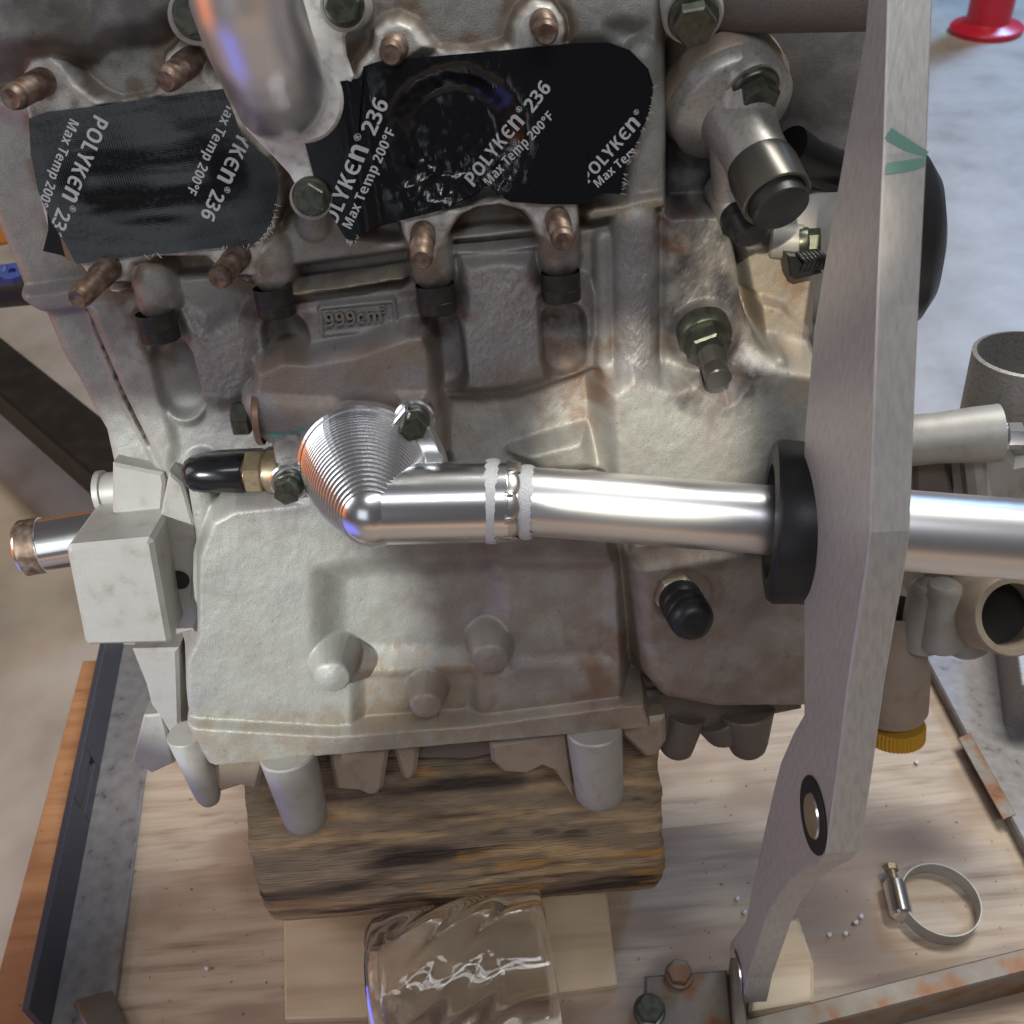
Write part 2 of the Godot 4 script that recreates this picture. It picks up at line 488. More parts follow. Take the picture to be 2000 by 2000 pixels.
var wrinkled := {}
func sculpt() -> void:
	start_field()
	H.fill(0.0)
	# ---- cylinder head
	flatp(PackedVector2Array([Vector2(-0.1710, 0.2680), Vector2(0.0703, 0.2505), Vector2(0.0674, 0.1232), Vector2(0.0348, 0.1175), Vector2(-0.0497, 0.1132), Vector2(-0.0812, 0.1115), Vector2(-0.1367, 0.1131), Vector2(-0.1829, 0.1112), Vector2(-0.2263, 0.1101)]), -6, 3)
	flatp(PackedVector2Array([Vector2(-0.1826, 0.2535), Vector2(-0.1104, 0.2481), Vector2(-0.1253, 0.1984), Vector2(-0.1298, 0.1908), Vector2(-0.1452, 0.1904), Vector2(-0.2060, 0.1910)]), 20, 16)
	flatp(PackedVector2Array([Vector2(-0.1137, 0.2490), Vector2(-0.0793, 0.2465), Vector2(-0.0915, 0.2004), Vector2(-0.1053, 0.1938), Vector2(-0.1275, 0.1943), Vector2(-0.1285, 0.2030)]), 12, 14)
	flatp(PackedVector2Array([Vector2(-0.1717, 0.1790), Vector2(-0.1538, 0.1792), Vector2(-0.1333, 0.1954), Vector2(-0.1021, 0.1945), Vector2(-0.0824, 0.2054), Vector2(-0.0903, 0.1757), Vector2(-0.1571, 0.1677)]), 1, 14, 1)
	# head: right top surface and its pocket, rounded corner column
	flatp(PackedVector2Array([Vector2(0.0368, 0.2390), Vector2(0.0699, 0.2365), Vector2(0.0672, 0.1761), Vector2(0.0480, 0.1803), Vector2(0.0328, 0.1805)]), 2, 8)
	flatp(PackedVector2Array([Vector2(0.0481, 0.1849), Vector2(0.0526, 0.1860), Vector2(0.0609, 0.1844), Vector2(0.0615, 0.1790), Vector2(0.0568, 0.1769), Vector2(0.0497, 0.1788)]), -4, 7, 2)
	rib(PackedVector2Array([Vector2(0.0610, 0.1732), Vector2(0.0602, 0.1257)])[0], PackedVector2Array([Vector2(0.0610, 0.1732), Vector2(0.0602, 0.1257)])[1], 9, -2, 6)
	flatp(PackedVector2Array([Vector2(0.0351, 0.1243), Vector2(0.0399, 0.1263), Vector2(0.0664, 0.1284), Vector2(0.0670, 0.1236), Vector2(0.0377, 0.1201)]), 7, 2.5)
	# between the ports
	flatp(PackedVector2Array([Vector2(-0.0735, 0.1302), Vector2(-0.0576, 0.1344), Vector2(-0.0481, 0.1224), Vector2(-0.0350, 0.1194), Vector2(0.0343, 0.1210), Vector2(0.0345, 0.1179), Vector2(-0.0493, 0.1139), Vector2(-0.0806, 0.1122), Vector2(-0.0834, 0.1178)]), 3, 3, 1)
	rib(PackedVector2Array([Vector2(-0.0628, 0.1379), Vector2(-0.0639, 0.1277)])[0], PackedVector2Array([Vector2(-0.0628, 0.1379), Vector2(-0.0639, 0.1277)])[1], 7, 2, 6)
	flatp(PackedVector2Array([Vector2(-0.0532, 0.1954), Vector2(-0.0459, 0.1916), Vector2(-0.0419, 0.1767), Vector2(-0.0529, 0.1641), Vector2(-0.0592, 0.1697)]), -6, 6, 2)
	# the two flanged exhaust ports
	flatp(PackedVector2Array([Vector2(-0.1544, 0.1796), Vector2(-0.1537, 0.1863), Vector2(-0.1481, 0.1911), Vector2(-0.1409, 0.1923), Vector2(-0.1362, 0.1894), Vector2(-0.1339, 0.1831), Vector2(-0.1292, 0.1781), Vector2(-0.1234, 0.1753), Vector2(-0.1116, 0.1765), Vector2(-0.1070, 0.1801), Vector2(-0.1038, 0.1887), Vector2(-0.0982, 0.1929), Vector2(-0.0921, 0.1918), Vector2(-0.0892, 0.1875), Vector2(-0.0888, 0.1811), Vector2(-0.0857, 0.1727), Vector2(-0.0731, 0.1549), Vector2(-0.0724, 0.1409), Vector2(-0.0801, 0.1252), Vector2(-0.0835, 0.1180), Vector2(-0.0858, 0.1120), Vector2(-0.0911, 0.1092), Vector2(-0.0980, 0.1125), Vector2(-0.1040, 0.1202), Vector2(-0.1224, 0.1218), Vector2(-0.1299, 0.1202), Vector2(-0.1331, 0.1129), Vector2(-0.1377, 0.1095), Vector2(-0.1431, 0.1107), Vector2(-0.1471, 0.1149), Vector2(-0.1505, 0.1220), Vector2(-0.1589, 0.1320), Vector2(-0.1583, 0.1534), Vector2(-0.1545, 0.1734)]), 12, 3.2)
	flatp(PackedVector2Array([Vector2(-0.0342, 0.1855), Vector2(-0.0326, 0.1904), Vector2(-0.0286, 0.1932), Vector2(-0.0235, 0.1942), Vector2(-0.0184, 0.1917), Vector2(-0.0154, 0.1863), Vector2(-0.0118, 0.1823), Vector2(-0.0012, 0.1808), Vector2(0.0095, 0.1817), Vector2(0.0133, 0.1833), Vector2(0.0143, 0.1877), Vector2(0.0173, 0.1928), Vector2(0.0225, 0.1958), Vector2(0.0286, 0.1947), Vector2(0.0322, 0.1891), Vector2(0.0327, 0.1847), Vector2(0.0311, 0.1811), Vector2(0.0361, 0.1775), Vector2(0.0390, 0.1625), Vector2(0.0371, 0.1405), Vector2(0.0341, 0.1282), Vector2(0.0345, 0.1216), Vector2(0.0326, 0.1162), Vector2(0.0273, 0.1133), Vector2(0.0218, 0.1153), Vector2(0.0185, 0.1174), Vector2(0.0167, 0.1222), Vector2(0.0131, 0.1267), Vector2(0.0052, 0.1296), Vector2(-0.0029, 0.1292), Vector2(-0.0092, 0.1270), Vector2(-0.0131, 0.1226), Vector2(-0.0164, 0.1175), Vector2(-0.0201, 0.1131), Vector2(-0.0248, 0.1122), Vector2(-0.0289, 0.1159), Vector2(-0.0315, 0.1221), Vector2(-0.0317, 0.1265), Vector2(-0.0464, 0.1278), Vector2(-0.0530, 0.1392), Vector2(-0.0534, 0.1567), Vector2(-0.0469, 0.1728), Vector2(-0.0385, 0.1819)]), 12, 3.2)
	# port openings behind the tape
	flatp(circle(PackedVector2Array([Vector2(-0.1170, 0.1508), Vector2(-0.1520, 0.2094)])[0], 0.026), 2, 3, 2)
	flatp(circle(PackedVector2Array([Vector2(-0.0061, 0.1579), Vector2(-0.1520, 0.2094)])[0], 0.027), -2, 3, 2)
	# ---- joint between head and block
	rib(PackedVector2Array([Vector2(-0.1751, 0.1113), Vector2(-0.1367, 0.1131)])[0], PackedVector2Array([Vector2(-0.1751, 0.1113), Vector2(-0.1367, 0.1131)])[1], 1.3, 0.4, -3, 0.5)
	rib(PackedVector2Array([Vector2(-0.1367, 0.1131), Vector2(-0.0812, 0.1115)])[0], PackedVector2Array([Vector2(-0.1367, 0.1131), Vector2(-0.0812, 0.1115)])[1], 1.3, 0.4, -3, 0.5)
	flatp(PackedVector2Array([Vector2(-0.0812, 0.1113), Vector2(-0.0497, 0.1129), Vector2(-0.0301, 0.1141), Vector2(-0.0314, 0.1032), Vector2(-0.0513, 0.1022), Vector2(-0.0820, 0.1017)]), -9, 2, 2)
	flatp(PackedVector2Array([Vector2(-0.0138, 0.1169), Vector2(0.0187, 0.1156), Vector2(0.0186, 0.1133), Vector2(-0.0135, 0.1138)]), -5, 1.6, 2)
	rib(PackedVector2Array([Vector2(0.0348, 0.1173), Vector2(0.0674, 0.1223)])[0], PackedVector2Array([Vector2(0.0348, 0.1173), Vector2(0.0674, 0.1223)])[1], 1.4, 2, -4, 0.5)
	# ---- cylinder block: deck ledge
	flatp(PackedVector2Array([Vector2(-0.0811, 0.1051), Vector2(-0.0500, 0.1063), Vector2(-0.0320, 0.1074), Vector2(-0.0316, 0.1048), Vector2(-0.0504, 0.1034), Vector2(-0.0813, 0.1018)]), 8.5, 2)
	flatp(PackedVector2Array([Vector2(-0.0134, 0.1149), Vector2(0.0183, 0.1146), Vector2(0.0185, 0.1120), Vector2(-0.0137, 0.1121)]), 5, 2)
	# side cover strip left of the seam
	flatp(PackedVector2Array([Vector2(-0.1913, 0.1018), Vector2(-0.1581, 0.1029), Vector2(-0.1556, 0.0819), Vector2(-0.1534, 0.0622), Vector2(-0.1485, 0.0436), Vector2(-0.1461, 0.0293), Vector2(-0.1506, 0.0103), Vector2(-0.1960, 0.0147)]), -5, 4)
	flatp(PackedVector2Array([Vector2(-0.1533, 0.1036), Vector2(-0.1378, 0.1022), Vector2(-0.1353, 0.0814), Vector2(-0.1342, 0.0597), Vector2(-0.1346, 0.0440), Vector2(-0.1409, 0.0306), Vector2(-0.1445, 0.0458), Vector2(-0.1495, 0.0731), Vector2(-0.1523, 0.0913)]), 2.5, 5, 1)
	for k in 3:
		var q := PackedVector2Array([Vector2(-0.1565, 0.1027), Vector2(-0.1545, 0.0909), Vector2(-0.1516, 0.0726), Vector2(-0.1460, 0.0447)])
		rib(q[k], q[k + 1], 0.9, 1.2, -3.5, 0.4)
	rib(PackedVector2Array([Vector2(-0.1289, 0.0908), Vector2(-0.1274, 0.0598)])[0], PackedVector2Array([Vector2(-0.1289, 0.0908), Vector2(-0.1274, 0.0598)])[1], 9, -4, 9)
	# water jacket bulges
	flatp(PackedVector2Array([Vector2(-0.1191, 0.0998), Vector2(-0.1120, 0.0936), Vector2(-0.0960, 0.1002), Vector2(-0.0937, 0.0919), Vector2(-0.0931, 0.0795), Vector2(-0.0988, 0.0674), Vector2(-0.1037, 0.0614), Vector2(-0.1141, 0.0602), Vector2(-0.1207, 0.0629), Vector2(-0.1224, 0.0780)]), 6, 9, 1, Vector2.ZERO, 2)
	flatp(PackedVector2Array([Vector2(-0.0793, 0.0969), Vector2(-0.0279, 0.0986), Vector2(-0.0264, 0.0853), Vector2(-0.0286, 0.0751), Vector2(-0.0751, 0.0747), Vector2(-0.0858, 0.0772), Vector2(-0.0954, 0.0745), Vector2(-0.0922, 0.0912)]), 3, 5, 1)
	flatp(PackedVector2Array([Vector2(-0.0109, 0.1107), Vector2(0.0016, 0.1125), Vector2(0.0161, 0.1103), Vector2(0.0188, 0.0995), Vector2(0.0210, 0.0970), Vector2(0.0342, 0.0981), Vector2(0.0374, 0.0920), Vector2(0.0368, 0.0769), Vector2(0.0308, 0.0671), Vector2(0.0215, 0.0617), Vector2(0.0065, 0.0581), Vector2(-0.0081, 0.0578), Vector2(-0.0196, 0.0599), Vector2(-0.0181, 0.0747), Vector2(-0.0129, 0.0905)]), 10, 8, 1, Vector2.ZERO, 3)
	rib(PackedVector2Array([Vector2(0.0192, 0.0945), Vector2(0.0186, 0.0721)])[0], PackedVector2Array([Vector2(0.0192, 0.0945), Vector2(0.0186, 0.0721)])[1], 3, 11, -3.5)
	rib(PackedVector2Array([Vector2(0.0552, 0.1183), Vector2(0.0545, 0.0608)])[0], PackedVector2Array([Vector2(0.0552, 0.1183), Vector2(0.0545, 0.0608)])[1], 10, -1, 10)
	rib(PackedVector2Array([Vector2(0.0436, 0.1126), Vector2(0.0426, 0.0587)])[0], PackedVector2Array([Vector2(0.0436, 0.1126), Vector2(0.0426, 0.0587)])[1], 5, -1, 5)
	# bolt bosses under the head and the wrench pockets below them
	for b in PackedVector2Array([Vector2(-0.1271, 0.1017), Vector2(-0.0819, 0.1079), Vector2(-0.0217, 0.1033), Vector2(0.0262, 0.1038)]):
		rib(b + Vector2(0, -0.021), b + Vector2(0, -0.036), 9.5, 0.5, -6)
		rib(b + Vector2(0, 0.013), b + Vector2(0, 0.003), 8.8, 0, 11.5)
	# dark bracket right of the cylinder, and the deeper surfaces beyond it
	flatp(PackedVector2Array([Vector2(0.0720, 0.2387), Vector2(0.1962, 0.2296), Vector2(0.1848, -0.0025), Vector2(0.1274, 0.0416), Vector2(0.1069, 0.0638), Vector2(0.1002, 0.0754), Vector2(0.0965, 0.1010), Vector2(0.0922, 0.1185), Vector2(0.0709, 0.1193)]), -32, 6)
	flatp(PackedVector2Array([Vector2(0.0671, 0.1236), Vector2(0.0872, 0.1234), Vector2(0.0919, 0.1082), Vector2(0.0948, 0.0841), Vector2(0.1022, 0.0731), Vector2(0.0997, 0.0520), Vector2(0.0726, 0.0478), Vector2(0.0644, 0.0552), Vector2(0.0660, 0.0927)]), 3, 6)
	flatp(PackedVector2Array([Vector2(0.0703, 0.2378), Vector2(0.1012, 0.2355), Vector2(0.1011, 0.1796), Vector2(0.0966, 0.1322), Vector2(0.0899, 0.1199), Vector2(0.0692, 0.1209)]), -18, 6)
	flatp(PackedVector2Array([Vector2(0.0998, 0.1020), Vector2(0.1225, 0.1051), Vector2(0.1312, 0.0952), Vector2(0.1311, 0.0613), Vector2(0.1247, 0.0608), Vector2(0.1114, 0.0761), Vector2(0.1038, 0.0831)]), -13, 2.5)
	flatp(PackedVector2Array([Vector2(0.1054, 0.0814), Vector2(0.1160, 0.0773), Vector2(0.1272, 0.0654), Vector2(0.1305, 0.0427), Vector2(0.1129, 0.0466), Vector2(0.1080, 0.0650)]), -8, 3)
	# ---- thermostat housing platform
	flatp(PackedVector2Array([Vector2(-0.0937, 0.0779), Vector2(-0.0826, 0.0822), Vector2(-0.0722, 0.0804), Vector2(-0.0545, 0.0821), Vector2(-0.0344, 0.0873), Vector2(-0.0263, 0.0875), Vector2(-0.0247, 0.0773), Vector2(-0.0257, 0.0587), Vector2(-0.0244, 0.0334), Vector2(-0.0479, 0.0289), Vector2(-0.0804, 0.0321), Vector2(-0.0911, 0.0354), Vector2(-0.0943, 0.0457), Vector2(-0.0999, 0.0502)]), 16, 6, 1)
	rib(PackedVector2Array([Vector2(-0.0918, 0.0603), Vector2(-0.0680, 0.0566)])[0], PackedVector2Array([Vector2(-0.0918, 0.0603), Vector2(-0.0680, 0.0566)])[1], 11.5, 8, 11.5, 0.6)
	flatp(circle(PackedVector2Array([Vector2(-0.0592, 0.0354), Vector2(-0.1488, 0.2092)])[0], 0.0258), 19, 1.5, 1)
	flatp(PackedVector2Array([Vector2(-0.0908, 0.0497), Vector2(-0.0847, 0.0504), Vector2(-0.0772, 0.0480), Vector2(-0.0765, 0.0279), Vector2(-0.0814, 0.0227), Vector2(-0.0922, 0.0260), Vector2(-0.0937, 0.0341)]), 18, 2, 1)
	flatp(PackedVector2Array([Vector2(-0.0401, 0.0637), Vector2(-0.0294, 0.0631), Vector2(-0.0267, 0.0518), Vector2(-0.0373, 0.0464)]), 18.5, 3, 1)
	# block floor pocket right of it
	flatp(PackedVector2Array([Vector2(-0.0213, 0.0532), Vector2(0.0061, 0.0519), Vector2(0.0277, 0.0574), Vector2(0.0395, 0.0607), Vector2(0.0404, 0.0191), Vector2(0.0176, 0.0177), Vector2(-0.0241, 0.0229)]), 0, 4, 0, Vector2(0, -0.28))
	flatp(PackedVector2Array([Vector2(0.0022, 0.0304), Vector2(0.0322, 0.0363), Vector2(0.0358, 0.0214), Vector2(0.0143, 0.0211)]), 10, 7, 1)
	# ---- crankcase
	flatp(PackedVector2Array([Vector2(-0.1408, -0.0339), Vector2(-0.1327, 0.0030), Vector2(-0.1231, 0.0205), Vector2(-0.1117, 0.0256), Vector2(-0.0808, 0.0265), Vector2(-0.0303, 0.0200), Vector2(0.0375, 0.0110), Vector2(0.0440, -0.0172), Vector2(0.0451, -0.0560), Vector2(0.0451, -0.0979), Vector2(-0.1603, -0.0988), Vector2(-0.1485, -0.0463)]), 22, 9, 1)
	flatp(PackedVector2Array([Vector2(-0.0793, -0.0126), Vector2(-0.0661, -0.0109), Vector2(-0.0106, -0.0160), Vector2(-0.0059, -0.0246), Vector2(-0.0090, -0.0625), Vector2(-0.0285, -0.0646), Vector2(-0.0866, -0.0584)]), 12, 17, 2)
	flatp(PackedVector2Array([Vector2(-0.0104, -0.0140), Vector2(0.0390, -0.0190), Vector2(0.0385, -0.0662), Vector2(-0.0147, -0.0633)]), 18.5, 9, 2)
	flatp(PackedVector2Array([Vector2(-0.0742, -0.0645), Vector2(-0.0219, -0.0667), Vector2(-0.0165, -0.0843), Vector2(-0.0315, -0.0943), Vector2(-0.0782, -0.0921)]), 17, 8, 0)
	flatp(PackedVector2Array([Vector2(0.0394, 0.0566), Vector2(0.0519, 0.0638), Vector2(0.0685, 0.0575), Vector2(0.0862, 0.0621), Vector2(0.1077, 0.0632), Vector2(0.1297, 0.0570), Vector2(0.1444, 0.0211), Vector2(0.1544, -0.1025), Vector2(0.0844, -0.0992), Vector2(0.0593, -0.0916), Vector2(0.0504, -0.0770), Vector2(0.0467, -0.0416), Vector2(0.0420, -0.0110), Vector2(0.0405, 0.0083)]), 17, 11, 1, Vector2(0, -0.05), 2)
	flatp(PackedVector2Array([Vector2(0.0483, -0.0143), Vector2(0.0714, -0.0118), Vector2(0.1242, -0.0159), Vector2(0.1384, -0.1018), Vector2(0.0830, -0.0943), Vector2(0.0602, -0.0853), Vector2(0.0518, -0.0714)]), 26, 10, 1)
	flatp(PackedVector2Array([Vector2(0.0436, -0.0017), Vector2(0.0864, -0.0036), Vector2(0.0909, -0.0148), Vector2(0.0474, -0.0166)]), 15, 8, 2)
	boss(PackedVector2Array([Vector2(-0.0824, -0.0549), Vector2(-0.1432, 0.2089)])[0], 9.5, 34, 3.5, 4)
	boss(PackedVector2Array([Vector2(-0.0446, -0.0753), Vector2(-0.1432, 0.2089)])[0], 8.5, 33, 3.5, 4)
	boss(PackedVector2Array([Vector2(-0.0148, -0.0550), Vector2(-0.1440, 0.2089)])[0], 9.5, 31, 3.5, 4)
	for q in [PackedVector2Array([Vector2(-0.0843, -0.0624), Vector2(-0.0895, -0.0841)]), PackedVector2Array([Vector2(-0.0152, -0.0616), Vector2(-0.0192, -0.0861)])]: rib(q[0], q[1], 8.5, 18, 4, 6)
	flatp(PackedVector2Array([Vector2(0.0818, 0.0656), Vector2(0.0908, 0.0669), Vector2(0.0951, 0.0559), Vector2(0.0891, 0.0490), Vector2(0.0809, 0.0551)]), 8, 8, 2)
	flatp(circle(PackedVector2Array([Vector2(0.0814, 0.0721), Vector2(-0.1512, 0.2094)])[0], 0.0125), 10, 6, 0)
	flatp(circle(PackedVector2Array([Vector2(0.0690, -0.0337), Vector2(-0.1464, 0.2091)])[0], 0.0125), 24.5, 2, 2)
	boss(PackedVector2Array([Vector2(0.1097, 0.0592), Vector2(-0.1528, 0.2095)])[0], 4, 12, 3, 2)
	# corner rib beside the mounting bracket
	rib(PackedVector2Array([Vector2(-0.1254, 0.0347), Vector2(-0.1278, 0.0042)])[0], PackedVector2Array([Vector2(-0.1254, 0.0347), Vector2(-0.1278, 0.0042)])[1], 8, 4, 9, 4)
	rib(PackedVector2Array([Vector2(-0.1303, -0.0004), Vector2(-0.1358, -0.0201)])[0], PackedVector2Array([Vector2(-0.1303, -0.0004), Vector2(-0.1358, -0.0201)])[1], 7, 8, 8, 4)
	blur(2)
	# seams, plaque and the sump flange stay crisp
	flatp(PackedVector2Array([Vector2(-0.1586, -0.0768), Vector2(-0.0883, -0.0897), Vector2(-0.0203, -0.0908), Vector2(0.0520, -0.0867), Vector2(0.0548, -0.1008), Vector2(0.0514, -0.1182), Vector2(-0.1653, -0.1059)]), 27, 3, 0)
	flatp(PackedVector2Array([Vector2(-0.1578, -0.0732), Vector2(-0.0878, -0.0866), Vector2(-0.0201, -0.0880), Vector2(0.0521, -0.0839), Vector2(0.0520, -0.0856), Vector2(-0.0202, -0.0900), Vector2(-0.0881, -0.0886), Vector2(-0.1584, -0.0757)]), 24.5, 3.5, 2)
	var pq := PackedVector2Array([Vector2(-0.0668, 0.0965), Vector2(-0.0382, 0.0967), Vector2(-0.0379, 0.0862), Vector2(-0.0672, 0.0857)])
	for k in 4: rib(pq[k], pq[(k + 1) % 4], 0.9, 2.6, 1.5, 0.6)
	for w in [PackedVector2Array([Vector2(-0.1191, 0.0998), Vector2(-0.0960, 0.1002), Vector2(-0.0937, 0.0919), Vector2(-0.0931, 0.0795), Vector2(-0.0996, 0.0632), Vector2(-0.1139, 0.0612), Vector2(-0.1207, 0.0629), Vector2(-0.1224, 0.0780)]), PackedVector2Array([Vector2(-0.0106, 0.1098), Vector2(0.0161, 0.1097), Vector2(0.0188, 0.0995), Vector2(0.0361, 0.0970), Vector2(0.0364, 0.0770), Vector2(0.0308, 0.0677), Vector2(0.0065, 0.0588), Vector2(-0.0180, 0.0604), Vector2(-0.0173, 0.0746), Vector2(-0.0125, 0.0905)]), PackedVector2Array([Vector2(0.0482, 0.1185), Vector2(0.0644, 0.1171), Vector2(0.0637, 0.0610), Vector2(0.0464, 0.0615)])]: wrinkle(w, 0.6, 560.0)
	wrinkle(PackedVector2Array([Vector2(0.0669, 0.1238), Vector2(0.0870, 0.1236), Vector2(0.0917, 0.1084), Vector2(0.0946, 0.0844), Vector2(0.1019, 0.0734), Vector2(0.0994, 0.0523), Vector2(0.0724, 0.0504), Vector2(0.0654, 0.0555)]), 0.3, 700.0, 8)
	var g := noise(260.0, 3, 12)
	var g2 := noise(60.0, 2, 14)
	for j in NY:
		for i in NX:
			var x := XL[j] + XD[j] * i
			var y := fy(j)
			H[j * NX + i] += 0.00012 * g.get_noise_2d(x, y) + 0.0003 * g2.get_noise_2d(x, y)
	# the left flank curves away
	for j in NY:
		for i in 24:
			var d := XD[j] * i
			if d < 0.007: H[j * NX + i] -= 0.007 - sqrt(0.007 * 0.007 - (0.007 - d) * (0.007 - d))
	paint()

func paint() -> void:
	var al := Color(0.43, 0.43, 0.41)
	var n1 := noise(26.0, 5, 31)
	var n2 := noise(150.0, 3, 33)
	for j in NY:
		for i in NX:
			var x := XL[j] + XD[j] * i
			var y := fy(j)
			var q := n1.get_noise_2d(x, y)
			var r := n2.get_noise_2d(x, y)
			var c := al.lerp(Color(0.4, 0.365, 0.33), clampf(q * 0.9 + 0.2, 0.0, 0.6))
			C[j * NX + i] = c * (1.0 + r * 0.12)
	var brown := Color(0.27, 0.195, 0.15)
	var rust := Color(0.21, 0.11, 0.065)
	var mauve := Color(0.29, 0.27, 0.28)
	# engine block: heat and oil have browned it; light at lower left and shade at right are painted in too
	tint(PackedVector2Array([Vector2(-0.2022, 0.1172), Vector2(-0.0787, 0.1102), Vector2(0.0665, 0.1205), Vector2(0.0659, 0.0518), Vector2(-0.0222, 0.0599), Vector2(-0.0334, 0.0155), Vector2(-0.1261, 0.0245), Vector2(-0.1335, 0.0829)]), mauve, 0.8, 6, 30.0, 41)
	tint(PackedVector2Array([Vector2(-0.0924, 0.0787), Vector2(-0.0251, 0.0848), Vector2(-0.0255, 0.0270), Vector2(-0.0562, 0.0299), Vector2(-0.0837, 0.0612)]), Color(0.32, 0.25, 0.2), 0.85, 8, 40.0, 42)
	tint(PackedVector2Array([Vector2(-0.0336, 0.0101), Vector2(0.1187, -0.0049), Vector2(0.1238, -0.1097), Vector2(-0.0086, -0.1011), Vector2(-0.0429, -0.0714)]), Color(0.33, 0.285, 0.26), 0.9, 10, 40.0, 43)  # brown oxidation, with the shade of the middle and right put into the colour
	tint(PackedVector2Array([Vector2(-0.1279, 0.0217), Vector2(-0.0416, 0.0133), Vector2(-0.0551, -0.0960), Vector2(-0.1538, -0.0969)]), Color(0.52, 0.53, 0.48), 0.7, 14, 30.0, 44)  # paler tone puts the light on the lower left into the colour
	tint(PackedVector2Array([Vector2(0.0268, -0.0527), Vector2(0.0517, -0.0526), Vector2(0.0530, -0.1006), Vector2(0.0270, -0.1007)]), Color(0.25, 0.14, 0.08), 0.75, 9, 50.0, 45)
	tint(PackedVector2Array([Vector2(0.0208, 0.0725), Vector2(0.0444, 0.0703), Vector2(0.0417, 0.0495), Vector2(0.0269, 0.0377)]), rust, 0.7, 7, 90.0, 46)
	tint(PackedVector2Array([Vector2(0.0650, 0.1240), Vector2(0.0755, 0.1231), Vector2(0.0746, 0.1080), Vector2(0.0667, 0.1048)]), rust, 0.9, 5, 90.0, 47)
	tint(PackedVector2Array([Vector2(0.0687, 0.1085), Vector2(0.0900, 0.1143), Vector2(0.1009, 0.0735), Vector2(0.0995, 0.0501), Vector2(0.0683, 0.0508)]), Color(0.08, 0.075, 0.085), 0.95, 8, 50.0, 48)  # oil film; shade on the bracket is also put into this dark colour
	tint(PackedVector2Array([Vector2(0.0717, 0.2385), Vector2(0.1014, 0.2363), Vector2(0.0985, 0.1309), Vector2(0.0917, 0.1189), Vector2(0.0705, 0.1197)]), Color(0.07, 0.065, 0.075), 1.0, 4, 40.0, 49)  # oily casting, with the shade of the recess painted in
	tint(PackedVector2Array([Vector2(0.0886, 0.2388), Vector2(0.1835, 0.2318), Vector2(0.1785, 0.1038), Vector2(0.1044, 0.1102)]), Color(0.24, 0.235, 0.235), 0.95, 4, 40.0, 72)
	tint(PackedVector2Array([Vector2(0.0613, 0.0792), Vector2(0.0970, 0.0801), Vector2(0.0957, 0.0509), Vector2(0.0897, 0.0449), Vector2(0.0631, 0.0603)]), Color(0.2, 0.15, 0.13), 0.8, 8, 60.0, 50)
	tint(PackedVector2Array([Vector2(0.0484, -0.0083), Vector2(0.0904, -0.0149), Vector2(0.0869, -0.0576), Vector2(0.0516, -0.0619)]), brown, 0.6, 7, 80.0, 51)
	tint(PackedVector2Array([Vector2(-0.0725, -0.0558), Vector2(-0.0149, -0.0646), Vector2(-0.0202, -0.0982), Vector2(-0.0801, -0.0916)]), Color(0.4, 0.31, 0.21), 0.7, 5, 80.0, 52)
	tint(PackedVector2Array([Vector2(-0.1589, -0.0767), Vector2(0.0540, -0.0871), Vector2(0.0537, -0.1074), Vector2(-0.1644, -0.1009)]), Color(0.38, 0.31, 0.22), 0.6, 4, 90.0, 53)
	tint(PackedVector2Array([Vector2(0.0536, -0.0729), Vector2(0.1363, -0.0708), Vector2(0.1388, -0.1076), Vector2(0.0601, -0.0990)]), Color(0.25, 0.17, 0.12), 0.6, 8, 50.0, 54)
	tint(PackedVector2Array([Vector2(-0.0233, 0.0668), Vector2(0.0049, 0.0684), Vector2(0.0389, 0.0695), Vector2(0.0398, 0.0415), Vector2(-0.0218, 0.0429)]), brown, 0.6, 8, 60.0, 55)
	tint(PackedVector2Array([Vector2(0.0997, 0.1065), Vector2(0.1299, 0.1079), Vector2(0.1336, 0.0438), Vector2(0.1118, 0.0481)]), Color(0.52, 0.43, 0.33), 0.8, 4, 50.0, 56)
	tint(PackedVector2Array([Vector2(0.1146, 0.1008), Vector2(0.1268, 0.1017), Vector2(0.1282, 0.0746), Vector2(0.1173, 0.0840)]), Color(0.4, 0.22, 0.1), 0.5, 5, 90.0, 57)
